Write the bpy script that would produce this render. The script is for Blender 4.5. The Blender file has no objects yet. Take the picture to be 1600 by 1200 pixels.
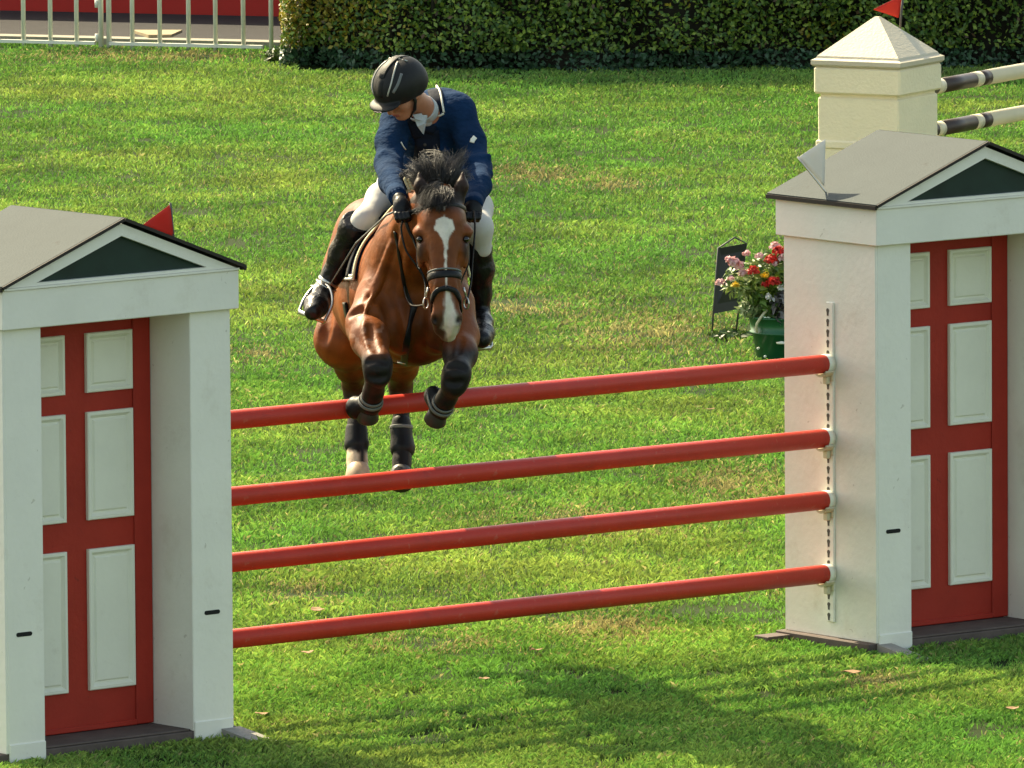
import bpy, math, random
import numpy as np
from mathutils import Vector, Matrix
from mathutils.bvhtree import BVHTree

random.seed(7)
rng = np.random.default_rng(11)
S = bpy.context.scene
C = S.collection

# ------------------------------------------------------------------ camera
CAM_F, CAM_P, CAM_R, CAM_H = 18030.5, 0.11216, -0.00686, 7.596   # focal length in 1600-px pixels, pitch, roll, height
cam = bpy.data.cameras.new('camera')
cam.sensor_width = 36.0
cam.lens = CAM_F / 1600 * 36.0
cam.clip_start = 1.0
cam.clip_end = 2000.0
cam_o = bpy.data.objects.new('camera', cam)
cam_o.matrix_world = Matrix.Translation((0, 0, CAM_H)) @ Matrix.Rotation(math.pi / 2 - CAM_P, 4, 'X') @ Matrix.Rotation(CAM_R, 4, 'Z')
C.objects.link(cam_o)
S.camera = cam_o

# ------------------------------------------------------------------ sky, sun, exposure
SUN_DIR = Vector((-0.615, 0.789, 0)).normalized()
SUN_EL = math.radians(43)
w = bpy.data.worlds.new('World')
S.world = w
w.use_nodes = True
nt = w.node_tree
nt.nodes.clear()
sky = nt.nodes.new('ShaderNodeTexSky')
sky.sky_type = 'NISHITA'
sky.sun_disc = False
sky.sun_elevation = SUN_EL
sky.sun_rotation = math.atan2(SUN_DIR.x, SUN_DIR.y)
sky.air_density = 1.0
sky.dust_density = 2.0
sky.ozone_density = 0.6
bg = nt.nodes.new('ShaderNodeBackground')
bg.inputs['Strength'].default_value = 0.125
wo = nt.nodes.new('ShaderNodeOutputWorld')
nt.links.new(sky.outputs[0], bg.inputs[0])
nt.links.new(bg.outputs[0], wo.inputs[0])

sun = bpy.data.lights.new('sun', 'SUN')
sun.energy = 3.9
sun.angle = math.radians(0.6)
sun.color = (1.0, 0.95, 0.85)
sun_o = bpy.data.objects.new('sun', sun)
sd = Vector((SUN_DIR.x * math.cos(SUN_EL), SUN_DIR.y * math.cos(SUN_EL), math.sin(SUN_EL)))
sun_o.rotation_euler = sd.to_track_quat('Z', 'Y').to_euler()
sun_o.location = sd * 60
C.objects.link(sun_o)

S.view_settings.view_transform = 'Standard'
S.view_settings.look = 'None'
S.view_settings.gamma = 1.0
S.view_settings.exposure = 1.6
S.view_settings.use_white_balance = True
S.view_settings.white_balance_temperature = 8700
S.view_settings.white_balance_tint = 4
S.render.engine = 'CYCLES'
S.cycles.max_bounces = 8
S.cycles.use_denoising = True

# ------------------------------------------------------------------ small maths
_c, _s = math.cos(CAM_P), math.sin(CAM_P)
_cr, _sr = math.cos(CAM_R), math.sin(CAM_R)

def ray(px, py):
    dx, dy = px - 800, py - 600
    x = dx * _cr + dy * _sr
    y = -dx * _sr + dy * _cr
    return np.array([x / CAM_F, _c - _s * y / CAM_F, -_s - _c * y / CAM_F])

CAMP = np.array([0, 0, CAM_H])

def W(px, py, Y):
    """survey point: where the sight line meets the plane at distance Y"""
    d = ray(px, py)
    return CAMP + d * (Y / d[1])

def G(px, py, z=0.0):
    d = ray(px, py)
    return CAMP + d * ((z - CAM_H) / d[2])

def proj(P):
    P = np.asarray(P, dtype=float)
    X, Y, Z = P[..., 0], P[..., 1], P[..., 2] - CAM_H
    dep = Y * _c - Z * _s
    up = Y * _s + Z * _c
    x = CAM_F * X / dep
    y = -CAM_F * up / dep
    return 800 + x * _cr - y * _sr, 600 + x * _sr + y * _cr

def V3(a):
    return Vector((float(a[0]), float(a[1]), float(a[2])))

def unit(a):
    a = np.asarray(a, dtype=float)
    return a / (np.linalg.norm(a) + 1e-12)

# ------------------------------------------------------------------ materials
def mat(name, col, rough=0.5, spec=0.5, vary=0.0, scale=8.0, bump=0.0, bscale=60.0, metal=0.0, attr=None, col2=None,
        sheen=0.0, trans=0.0, stretch=(1, 1, 1), dirt=None, coat=0.0, bdist=0.01, scuff=None):
    m = bpy.data.materials.new(name)
    m.use_nodes = True
    n = m.node_tree.nodes
    l = m.node_tree.links
    b = n['Principled BSDF']
    b.inputs['Roughness'].default_value = rough
    b.inputs['Specular IOR Level'].default_value = spec
    b.inputs['Metallic'].default_value = metal
    b.inputs['Sheen Weight'].default_value = sheen
    b.inputs['Coat Weight'].default_value = coat
    tc = n.new('ShaderNodeTexCoord')
    mp = n.new('ShaderNodeMapping')
    mp.inputs['Scale'].default_value = stretch
    l.new(tc.outputs['Object'], mp.inputs['Vector'])
    if attr:
        a = n.new('ShaderNodeAttribute')
        a.attribute_name = attr
        src = a.outputs['Color']
    else:
        r = n.new('ShaderNodeRGB')
        r.outputs[0].default_value = (*col, 1)
        src = r.outputs[0]
    if vary > 0:
        t = n.new('ShaderNodeTexNoise')
        t.inputs['Scale'].default_value = scale
        t.inputs['Detail'].default_value = 6
        t.inputs['Roughness'].default_value = 0.65
        l.new(mp.outputs[0], t.inputs['Vector'])
        mr = n.new('ShaderNodeMapRange')
        mr.inputs['From Min'].default_value = 0.25
        mr.inputs['From Max'].default_value = 0.75
        mr.inputs['To Min'].default_value = 1 - vary
        mr.inputs['To Max'].default_value = 1 + vary
        l.new(t.outputs['Fac'], mr.inputs['Value'])
        mx = n.new('ShaderNodeVectorMath')
        mx.operation = 'SCALE'
        l.new(src, mx.inputs[0])
        l.new(mr.outputs[0], mx.inputs['Scale'])
        src = mx.outputs[0]
    if dirt:
        dcol, dscale, lo, hi = dirt
        t = n.new('ShaderNodeTexNoise')
        t.inputs['Scale'].default_value = dscale
        t.inputs['Detail'].default_value = 8
        t.inputs['Roughness'].default_value = 0.7
        l.new(mp.outputs[0], t.inputs['Vector'])
        mr = n.new('ShaderNodeMapRange')
        mr.inputs['From Min'].default_value = lo
        mr.inputs['From Max'].default_value = hi
        l.new(t.outputs['Fac'], mr.inputs['Value'])
        mx = n.new('ShaderNodeMix')
        mx.data_type = 'RGBA'
        l.new(mr.outputs[0], mx.inputs['Factor'])
        l.new(src, mx.inputs['A'])
        mx.inputs['B'].default_value = (*dcol, 1)
        src = mx.outputs['Result']
    if scuff:
        scol, sscale, slo, shi, amt = scuff
        t = n.new('ShaderNodeTexNoise')
        t.inputs['Scale'].default_value = sscale
        t.inputs['Detail'].default_value = 3
        t.inputs['Distortion'].default_value = 1.5
        l.new(mp.outputs[0], t.inputs['Vector'])
        mr = n.new('ShaderNodeMapRange')
        mr.inputs['From Min'].default_value = slo
        mr.inputs['From Max'].default_value = shi
        mr.inputs['To Max'].default_value = amt
        l.new(t.outputs['Fac'], mr.inputs['Value'])
        mx = n.new('ShaderNodeMix')
        mx.data_type = 'RGBA'
        l.new(mr.outputs[0], mx.inputs['Factor'])
        l.new(src, mx.inputs['A'])
        mx.inputs['B'].default_value = (*scol, 1)
        src = mx.outputs['Result']
    l.new(src, b.inputs['Base Color'])
    if bump > 0:
        t = n.new('ShaderNodeTexNoise')
        t.inputs['Scale'].default_value = bscale
        t.inputs['Detail'].default_value = 5
        l.new(mp.outputs[0], t.inputs['Vector'])
        bp = n.new('ShaderNodeBump')
        bp.inputs['Strength'].default_value = bump
        bp.inputs['Distance'].default_value = bdist
        l.new(t.outputs['Fac'], bp.inputs['Height'])
        l.new(bp.outputs[0], b.inputs['Normal'])
    if trans > 0:
        tr = n.new('ShaderNodeBsdfTranslucent')
        l.new(src, tr.inputs['Color'])
        ms = n.new('ShaderNodeMixShader')
        ms.inputs[0].default_value = trans
        l.new(b.outputs[0], ms.inputs[1])
        l.new(tr.outputs[0], ms.inputs[2])
        l.new(ms.outputs[0], n['Material Output'].inputs['Surface'])
    return m

M = {}
M['white'] = mat('white_paint', (0.76, 0.735, 0.65), 0.5, 0.35, 0.06, 2.2, 0.25, 30, dirt=((0.54, 0.48, 0.38), 3.5, 0.56, 0.95), scuff=((0.36, 0.31, 0.24), 15, 0.715, 0.745, 0.45))
M['panel'] = mat('panel_white', (0.74, 0.73, 0.62), 0.5, 0.35, 0.06, 3, 0.15, 40, dirt=((0.52, 0.48, 0.38), 7, 0.62, 0.95))
M['door_red'] = mat('door_red_paint', (0.36, 0.028, 0.018), 0.5, 0.2, 0.14, 4, 0.2, 40, scuff=((0.17, 0.02, 0.015), 14, 0.70, 0.76, 0.6))
M['rail_red'] = mat('rail_red_paint', (0.52, 0.036, 0.022), 0.45, 0.28, 0.10, 5, 0.10, 40, dirt=((0.34, 0.035, 0.025), 6, 0.55, 0.85), scuff=((0.50, 0.15, 0.11), 20, 0.64, 0.72, 0.4))
M['roof'] = mat('roof_felt_paint', (0.048, 0.061, 0.061), 0.8, 0.2, 0.08, 5, 0.25, 90, dirt=((0.03, 0.028, 0.025), 12, 0.62, 0.74))
M['trim'] = mat('roof_dark_trim', (0.030, 0.024, 0.020), 0.7, 0.3, 0.15, 20)
M['gable'] = mat('gable_dark_green', (0.007, 0.026, 0.021), 0.4, 0.3, 0.3, 6)
M['base'] = mat('base_board', (0.10, 0.075, 0.065), 0.8, 0.3, 0.25, 12, 0.2, 60)
M['footwood'] = mat('foot_board_grey', (0.27, 0.25, 0.22), 0.8, 0.3, 0.2, 14, 0.2, 60)
M['dark'] = mat('dark_hole', (0.015, 0.015, 0.014), 0.8, 0.2)
M['keyhole'] = mat('keyhole_metal', (0.07, 0.06, 0.05), 0.6, 0.4)
M['cup'] = mat('cup_plastic', (0.55, 0.50, 0.36), 0.5, 0.4, 0.1, 20)
M['cream'] = mat('cream_render', (0.80, 0.70, 0.48), 0.7, 0.3, 0.06, 4, 0.5, 55, dirt=((0.40, 0.33, 0.21), 6, 0.66, 0.95))
M['cream_cap'] = mat('cream_cap', (0.52, 0.46, 0.34), 0.6, 0.3, 0.06, 5, 0.3, 70, dirt=((0.34, 0.29, 0.22), 11, 0.64, 0.9))
M['pole_cream'] = mat('pole_cream', (0.66, 0.58, 0.40), 0.42, 0.45, 0.06, 6)
M['pole_brown'] = mat('pole_brown', (0.045, 0.028, 0.022), 0.45, 0.45, 0.15, 6)
M['flag_red'] = mat('flag_red', (0.52, 0.03, 0.02), 0.6, 0.3, 0.06, 10, trans=0.25)
M['flag_white'] = mat('flag_white', (0.66, 0.64, 0.58), 0.6, 0.3, 0.04, 10, trans=0.2)
M['steel'] = mat('steel', (0.55, 0.53, 0.48), 0.28, 0.5, 0.05, 20, metal=0.9)
M['wire'] = mat('wire_dark', (0.06, 0.055, 0.05), 0.5, 0.4)
M['fence'] = mat('fence_cream', (0.70, 0.70, 0.60), 0.5, 0.4, 0.08, 8, dirt=((0.35, 0.33, 0.25), 12, 0.64, 0.9))
M['wall_red'] = mat('wall_red', (0.42, 0.030, 0.024), 0.75, 0.15, 0.10, 3, 0.1, 30)
M['asphalt'] = mat('asphalt', (0.017, 0.017, 0.018), 0.9, 0.3, 0.25, 5, 0.4, 80)
M['kerb'] = mat('kerb_stone', (0.26, 0.24, 0.19), 0.85, 0.3, 0.2, 5, 0.3, 40)
M['board'] = mat('plywood', (0.30, 0.24, 0.15), 0.8, 0.3, 0.2, 8)
M['tub'] = mat('tub_green', (0.006, 0.095, 0.035), 0.38, 0.5, 0.12, 8)
M['black'] = mat('black_board', (0.014, 0.014, 0.014), 0.5, 0.4, 0.15, 8)
M['leather'] = mat('black_leather', (0.005, 0.005, 0.005), 0.42, 0.25, 0.25, 14, 0.15, 90)
M['bootleather'] = mat('boot_leather', (0.005, 0.005, 0.006), 0.36, 0.3, 0.25, 9, 0.6, 22, bdist=.02)
M['neoprene'] = mat('leg_boot_black', (0.006, 0.0065, 0.007), 0.5, 0.22, 0.2, 14, 0.1, 60)
M['strap_grey'] = mat('strap_grey', (0.14, 0.15, 0.14), 0.6, 0.3)
M['pad'] = mat('saddle_pad_navy', (0.006, 0.011, 0.030), 0.9, 0.1, 0.2, 14, 0.3, 60)
M['pipe'] = mat('white_piping', (0.70, 0.69, 0.58), 0.6, 0.3)
M['gold'] = mat('pale_yellow_piping', (0.62, 0.58, 0.34), 0.6, 0.3)
M['jacket'] = mat('jacket_navy', (0.004, 0.023, 0.062), 0.9, 0.08, 0.3, 7, 0.75, 9, bdist=.05, stretch=(1, 1, 1.6))
M['collar'] = mat('collar_navy', (0.0035, 0.008, 0.018), 0.85, 0.2, 0.2, 12, 0.3, 40)
M['breeches'] = mat('breeches_white', (0.52, 0.50, 0.46), 0.75, 0.25, 0.05, 10, 0.35, 22)
M['shirt'] = mat('shirt_white', (0.42, 0.45, 0.45), 0.7, 0.25, 0.06, 14, 0.4, 40)
M['skin'] = mat('skin', (0.42, 0.16, 0.085), 0.5, 0.4, 0.10, 14, attr='Col')
M['hair'] = mat('hair_black', (0.016, 0.013, 0.012), 0.42, 0.5, 0.3, 30)
M['manegrey'] = mat('mane_hair', (0.016, 0.013, 0.011), 0.42, 0.5, 0.4, 20)
M['helmet'] = mat('helmet_shell', (0.011, 0.011, 0.010), 0.55, 0.25, 0.15, 30, 0.1, 200)
M['helmet_trim'] = mat('helmet_trim', (0.42, 0.41, 0.35), 0.38, 0.5, metal=0.3)
M['coat'] = mat('horse_coat', (0.2, 0.07, 0.03), 0.48, 0.15, 0.32, 8, 0.5, 17, attr='Col', bdist=.012)
M['hoof_pale'] = mat('hoof_pale_horn', (0.42, 0.30, 0.19), 0.5, 0.4, 0.35, 16)
M['hoof'] = mat('hoof_horn', (0.035, 0.030, 0.026), 0.5, 0.4, 0.3, 20)
M['eye'] = mat('eye', (0.006, 0.004, 0.003), 0.08, 0.6)
M['plait'] = mat('plait_cord', (0.52, 0.44, 0.26), 0.7, 0.3, 0.2, 40)
M['grass'] = mat('grass', (0.1, 0.2, 0.02), 0.5, 0.35, attr='Col', trans=0.32)
M['hedge'] = mat('hedge_leaf', (0.05, 0.1, 0.02), 0.42, 0.45, attr='Col', trans=0.22)
M['twig'] = mat('hedge_wood', (0.018, 0.016, 0.010), 0.9, 0.2, 0.4, 20)
M['leafgreen'] = mat('plant_leaf', (0.05, 0.12, 0.02), 0.45, 0.4, attr='Col', trans=0.25)
M['petal'] = mat('petal', (0.5, 0.05, 0.05), 0.6, 0.3, attr='Col', trans=0.25)
M['dead'] = mat('dead_leaf', (0.26, 0.15, 0.08), 0.8, 0.2, 0.2, 30)
M['hose'] = mat('hose_pale', (0.55, 0.52, 0.36), 0.5, 0.4)

def ground_mat():
    m = bpy.data.materials.new('turf_soil')
    m.use_nodes = True
    n, l = m.node_tree.nodes, m.node_tree.links
    b = n['Principled BSDF']
    b.inputs['Roughness'].default_value = 0.95
    b.inputs['Specular IOR Level'].default_value = 0.1
    tc = n.new('ShaderNodeTexCoord')
    t1 = n.new('ShaderNodeTexNoise'); t1.inputs['Scale'].default_value = 1.3; t1.inputs['Detail'].default_value = 8
    t2 = n.new('ShaderNodeTexNoise'); t2.inputs['Scale'].default_value = 45; t2.inputs['Detail'].default_value = 5
    l.new(tc.outputs['Object'], t1.inputs['Vector']); l.new(tc.outputs['Object'], t2.inputs['Vector'])
    r1 = n.new('ShaderNodeValToRGB')
    r1.color_ramp.elements[0].position = 0.3; r1.color_ramp.elements[0].color = (0.011, 0.027, 0.004, 1)
    r1.color_ramp.elements[1].position = 0.7; r1.color_ramp.elements[1].color = (0.022, 0.036, 0.007, 1)
    l.new(t1.outputs['Fac'], r1.inputs[0])
    mr = n.new('ShaderNodeMapRange'); mr.inputs['To Min'].default_value = 0.4; mr.inputs['To Max'].default_value = 1.5
    l.new(t2.outputs['Fac'], mr.inputs['Value'])
    sc = n.new('ShaderNodeVectorMath'); sc.operation = 'SCALE'
    l.new(r1.outputs[0], sc.inputs[0]); l.new(mr.outputs[0], sc.inputs['Scale'])
    l.new(sc.outputs[0], b.inputs['Base Color'])
    return m
M['ground'] = ground_mat()

# ------------------------------------------------------------------ object helpers
def origin_of(o):
    p = Vector((0, 0, 0))
    while o is not None:
        p = p + o.location
        o = o.parent
    return p

def obj(name, verts, faces, m, parent=None, smooth=False, base=None, col=None, local=False):
    """one mesh object; verts are world points unless local (then in the parent's own frame)"""
    v = np.asarray(verts, dtype=float).reshape(-1, 3)
    me = bpy.data.meshes.new(name)
    o = bpy.data.objects.new(name, me)
    if parent is not None:
        o.parent = parent
        if not local:
            v = v - np.array(origin_of(parent))
    else:
        if base is None:
            base = (v[:, 0].mean(), v[:, 1].mean(), v[:, 2].min())
        o.location = base
        v = v - np.array(base)
    me.from_pydata(v.tolist(), [], [tuple(int(i) for i in f) for f in faces])
    if m is not None:
        me.materials.append(m if not isinstance(m, str) else M[m])
    if smooth:
        me.shade_smooth()
    if col is not None:
        a = me.color_attributes.new('Col', 'FLOAT_COLOR', 'POINT')
        cc = np.ones((len(v), 4), dtype=np.float32)
        cc[:, :3] = col
        a.data.foreach_set('color', cc.ravel())
    me.update()
    C.objects.link(o)
    return o

def tag(o, label=None, cat=None, group=None, kind=None):
    if label: o['label'] = label
    if cat: o['category'] = cat
    if group: o['group'] = group
    if kind: o['kind'] = kind
    return o

def thing(name, label, cat, loc, rz=0.0, group=None):
    o = bpy.data.objects.new(name, None)
    o.location = loc
    o.rotation_euler = (0, 0, rz)
    o.empty_display_size = 0.1
    C.objects.link(o)
    return tag(o, label, cat, group)

class MB:
    def __init__(self):
        self.v = []; self.f = []
    def add(self, v, f):
        k = len(self.v)
        self.v += [tuple(float(c) for c in p) for p in v]
        self.f += [tuple(i + k for i in q) for q in f]
        return self
    def box(self, x0, x1, y0, y1, z0, z1, bev=0.0):
        if bev <= 0:
            v = [(x0,y0,z0),(x1,y0,z0),(x1,y1,z0),(x0,y1,z0),(x0,y0,z1),(x1,y0,z1),(x1,y1,z1),(x0,y1,z1)]
            return self.add(v, [(3,2,1,0),(4,5,6,7),(0,1,5,4),(1,2,6,5),(2,3,7,6),(3,0,4,7)])
        b = bev                                   # chamfered box, 24 vertices
        v = []; idx = {}
        for sx in (0, 1):
            for sy in (0, 1):
                for sz in (0, 1):
                    X, Y, Z = (x0, x1)[sx], (y0, y1)[sy], (z0, z1)[sz]
                    dx, dy, dz = (b, -b)[sx], (b, -b)[sy], (b, -b)[sz]
                    idx[sx,sy,sz,0] = len(v); v.append((X, Y+dy, Z+dz))
                    idx[sx,sy,sz,1] = len(v); v.append((X+dx, Y, Z+dz))
                    idx[sx,sy,sz,2] = len(v); v.append((X+dx, Y+dy, Z))
        f = []
        q = lambda *a: f.append(tuple(idx[k] for k in a))
        for s in (0, 1):
            o1 = [(0,0),(1,0),(1,1),(0,1)]
            if s: pass
            q(*[(s,a,b_,0) for a, b_ in (o1 if s else o1[::-1])])
            q(*[(a,s,b_,1) for a, b_ in (o1[::-1] if s else o1)])
            q(*[(a,b_,s,2) for a, b_ in (o1 if s else o1[::-1])])
        for a in (0, 1):
            for b_ in (0, 1):
                q((a,b_,0,0),(a,b_,0,1),(a,b_,1,1),(a,b_,1,0))
                q((a,0,b_,0),(a,0,b_,2),(a,1,b_,2),(a,1,b_,0))
                q((0,a,b_,1),(0,a,b_,2),(1,a,b_,2),(1,a,b_,1))
        for a in (0, 1):
            for b_ in (0, 1):
                for c_ in (0, 1):
                    q((a,b_,c_,0),(a,b_,c_,1),(a,b_,c_,2))
        return self.add(v, f)
    def prism(self, poly, y0, y1):
        """polygon in x,z extruded along y"""
        n = len(poly)
        v = [(x, y0, z) for x, z in poly] + [(x, y1, z) for x, z in poly]
        f = [tuple(range(n)), tuple(range(2*n-1, n-1, -1))]
        f += [(i, i+n, (i+1) % n + n, (i+1) % n) for i in range(n)]
        return self.add(v, f)
    def tube(self, pts, rad, n=8, cap=True):
        pts = [np.asarray(p, float) for p in pts]
        if np.isscalar(rad): rad = [rad] * len(pts)
        up = np.array([0.12, 0.31, 0.94])
        rings = []
        k0 = len(self.v)
        prevA = None
        for i, p in enumerate(pts):
            T = unit(pts[min(i+1, len(pts)-1)] - pts[max(i-1, 0)])
            A = np.cross(T, up) if prevA is None else prevA - T * (prevA @ T)
            if np.linalg.norm(A) < 1e-4: A = np.cross(T, [1, 0.2, 0])
            A = unit(A); B = np.cross(T, A); prevA = A
            for j in range(n):
                t = 2*math.pi*j/n
                self.v.append(tuple(p + rad[i]*(math.cos(t)*A + math.sin(t)*B)))
        for i in range(len(pts)-1):
            for j in range(n):
                a = k0+i*n+j; b = k0+i*n+(j+1) % n
                self.f.append((a, b, b+n, a+n))
        if cap:
            self.f.append(tuple(k0+j for j in range(n))[::-1])
            self.f.append(tuple(k0+(len(pts)-1)*n+j for j in range(n)))
        return self
    def strap(self, pts, nrm, width, thick, closed=False):
        pts = [np.asarray(p, float) for p in pts]; n = len(pts); k = len(self.v)
        for i, p in enumerate(pts):
            a = pts[(i-1) % n] if closed else pts[max(i-1, 0)]
            b = pts[(i+1) % n] if closed else pts[min(i+1, n-1)]
            T = unit(b-a); N = unit(nrm[i]); B = unit(np.cross(T, N)); N = unit(np.cross(B, T))
            w2 = width[i]/2 if not np.isscalar(width) else width/2
            for sx, sz in ((-1, -.3), (1, -.3), (1, .7), (.7, 1), (-.7, 1), (-1, .7)):
                self.v.append(tuple(p + B*w2*sx + N*thick*sz))
        R = n if closed else n-1
        for i in range(R):
            a = k+i*6; b = k+((i+1) % n)*6
            for j in range(6):
                self.f.append((a+j, a+(j+1) % 6, b+(j+1) % 6, b+j))
        if not closed:
            self.f.append(tuple(k+j for j in range(6))[::-1]); self.f.append(tuple(k+(n-1)*6+j for j in range(6)))
        return self
    def build(self, name, m, parent=None, smooth=False, local=False, **k):
        return obj(name, self.v, self.f, m, parent, smooth, local=local, **k)

def smooth_line(pts, n):
    """Catmull-Rom through pts"""
    P = [np.asarray(p, float) for p in pts]
    P = [2*P[0]-P[1]] + P + [2*P[-1]-P[-2]]
    out = []
    for i in range(1, len(P)-2):
        for k in range(n):
            t = k/n
            out.append(0.5*((2*P[i]) + (-P[i-1]+P[i+1])*t + (2*P[i-1]-5*P[i]+4*P[i+1]-P[i+2])*t*t + (-P[i-1]+3*P[i]-3*P[i+1]+P[i+2])*t**3))
    out.append(P[-2])
    return out

# ------------------------------------------------------------------ implicit surfaces for the bodies
class Body:
    def __init__(self, res):
        self.p = []; self.res = res
    def cone(self, a, b, ra, rb, k=0.04, sub=False):
        self.p.append(('c', np.asarray(a, float), np.asarray(b, float), ra, rb, k, sub)); return self
    def chain(self, pts, rads, k=0.04):
        for i in range(len(pts)-1):
            self.cone(pts[i], pts[i+1], rads[i], rads[i+1], k)
        return self
    def ell(self, c, r, R=None, k=0.04, sub=False):
        self.p.append(('e', np.asarray(c, float), np.asarray(r, float), np.eye(3) if R is None else np.asarray(R, float), 0, k, sub)); return self
    def mesh(self, inflate=0.0, clip=None):
        lo = np.full(3, 1e9); hi = -lo
        for q in self.p:
            if q[6]: continue
            if q[0] == 'c':
                r = max(q[3], q[4]); a = np.minimum(q[1], q[2])-r; b = np.maximum(q[1], q[2])+r
            else:
                r = q[2].max(); a = q[1]-r; b = q[1]+r
            lo = np.minimum(lo, a); hi = np.maximum(hi, b)
        pad = 0.03 + inflate
        lo -= pad; hi += pad
        h = self.res
        n = np.ceil((hi-lo)/h).astype(int)+1
        D = np.full(n, 0.6, dtype=np.float32)
        ax = [lo[i]+h*np.arange(n[i]) for i in range(3)]
        for q in self.p:
            k = q[5]
            if q[0] == 'c':
                r = max(q[3], q[4]); a = np.minimum(q[1], q[2])-r; b = np.maximum(q[1], q[2])+r
            else:
                r = q[2].max(); a = q[1]-r; b = q[1]+r
            m = k + 4*h + inflate
            i0 = np.clip(np.floor((a-m-lo)/h).astype(int), 0, n-1); i1 = np.clip(np.ceil((b+m-lo)/h).astype(int)+1, 1, n)
            X = ax[0][i0[0]:i1[0]][:, None, None]; Y = ax[1][i0[1]:i1[1]][None, :, None]; Z = ax[2][i0[2]:i1[2]][None, None, :]
            if q[0] == 'c':
                A, B = q[1], q[2]; ba = B-A; L = ba@ba + 1e-12
                dx, dy, dz = X-A[0], Y-A[1], Z-A[2]
                t = np.clip((dx*ba[0]+dy*ba[1]+dz*ba[2])/L, 0, 1)
                d = np.sqrt((dx-t*ba[0])**2+(dy-t*ba[1])**2+(dz-t*ba[2])**2) - (q[3]+(q[4]-q[3])*t)
            else:
                R = q[3]; dx, dy, dz = X-q[1][0], Y-q[1][1], Z-q[1][2]
                u = (dx*R[0,0]+dy*R[0,1]+dz*R[0,2]); v = (dx*R[1,0]+dy*R[1,1]+dz*R[1,2]); w_ = (dx*R[2,0]+dy*R[2,1]+dz*R[2,2])
                r = q[2]
                k0 = np.sqrt((u/r[0])**2+(v/r[1])**2+(w_/r[2])**2)
                k1 = np.sqrt((u/r[0]**2)**2+(v/r[1]**2)**2+(w_/r[2]**2)**2)+1e-9
                d = k0*(k0-1)/k1
            sl = (slice(i0[0], i1[0]), slice(i0[1], i1[1]), slice(i0[2], i1[2]))
            cur = D[sl]
            if q[6]:
                d = -d
                hh = np.maximum(k-np.abs(cur-d), 0)/k
                D[sl] = np.maximum(cur, d)+hh*hh*k*0.25
            else:
                hh = np.maximum(k-np.abs(cur-d), 0)/k
                D[sl] = np.minimum(cur, d)-hh*hh*k*0.25
        D -= inflate
        if clip is not None:
            for (P, N) in clip:                   # keep the side the normal points away from
                X = ax[0][:, None, None]-P[0]; Y = ax[1][None, :, None]-P[1]; Z = ax[2][None, None, :]-P[2]
                D = np.maximum(D, (X*N[0]+Y*N[1]+Z*N[2]).astype(np.float32))
        return nets(D, lo, h)

def nets(D, lo, h):
    s = D < 0
    c = np.zeros(np.array(D.shape)-1, dtype=np.int8)
    for i in (0, 1):
        for j in (0, 1):
            for k in (0, 1):
                c += s[i:D.shape[0]-1+i, j:D.shape[1]-1+j, k:D.shape[2]-1+k]
    act = np.argwhere((c > 0) & (c < 8))
    idm = np.full(c.shape, -1, dtype=np.int32)
    idm[act[:, 0], act[:, 1], act[:, 2]] = np.arange(len(act))
    off = np.array([(i, j, k) for i in (0, 1) for j in (0, 1) for k in (0, 1)])
    val = np.stack([D[act[:, 0]+o[0], act[:, 1]+o[1], act[:, 2]+o[2]] for o in off], 1)
    acc = np.zeros((len(act), 3)); cnt = np.zeros(len(act))
    for a in range(8):
        for b in range(a+1, 8):
            if np.abs(off[a]-off[b]).sum() != 1: continue
            va, vb = val[:, a], val[:, b]
            m = (va < 0) != (vb < 0)
            t = np.where(m, va/np.where(m, va-vb, 1), 0)
            acc += np.where(m[:, None], off[a]+t[:, None]*(off[b]-off[a]), 0); cnt += m
    verts = lo + h*(act+acc/cnt[:, None])
    F = []
    for axis in range(3):
        o = [0, 0, 0]; o[axis] = 1
        sa = s[:D.shape[0]-o[0], :D.shape[1]-o[1], :D.shape[2]-o[2]]
        sb = s[o[0]:, o[1]:, o[2]:]
        e = np.argwhere(sa != sb)
        u, v = [(1, 2), (2, 0), (0, 1)][axis]
        ok = (e[:, u] > 0) & (e[:, v] > 0) & (e[:, u] < D.shape[u]-1) & (e[:, v] < D.shape[v]-1)
        e = e[ok]
        def cell(du, dv):
            g = e.copy(); g[:, u] += du; g[:, v] += dv
            return idm[g[:, 0], g[:, 1], g[:, 2]]
        Q = np.stack([cell(-1, -1), cell(0, -1), cell(0, 0), cell(-1, 0)], 1)
        inside = sa[e[:, 0], e[:, 1], e[:, 2]]
        Q[~inside] = Q[~inside][:, ::-1]
        F.append(Q)
    F = np.concatenate(F)
    F = F[(F >= 0).all(1)]
    # two rounds of light smoothing
    for _ in range(2):
        nb = np.zeros_like(verts); ct = np.zeros(len(verts))
        for a, b in ((0, 1), (1, 2), (2, 3), (3, 0)):
            np.add.at(nb, F[:, a], verts[F[:, b]]); np.add.at(nb, F[:, b], verts[F[:, a]])
            np.add.at(ct, F[:, a], 1); np.add.at(ct, F[:, b], 1)
        verts = verts*0.5+0.5*nb/np.maximum(ct, 1)[:, None]
    return verts, F

def bvh_of(v, f):
    return BVHTree.FromPolygons([V3(p) for p in v], [tuple(int(i) for i in q) for q in f])

def hit(bvh, px, py, lift=0.0):
    d = unit(ray(px, py))
    r = bvh.ray_cast(V3(CAMP), V3(d))
    if r[0] is None: return None
    n = r[1]
    if n.dot(V3(d)) > 0: n = -n
    return np.array(r[0]+n*lift), np.array(n)

def near(bvh, p, lift=0.0):
    r = bvh.find_nearest(V3(p))
    n = r[1]
    if (V3(p)-r[0]).dot(n) < 0: n = -n
    return np.array(r[0]+n*lift), np.array(n)

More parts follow.
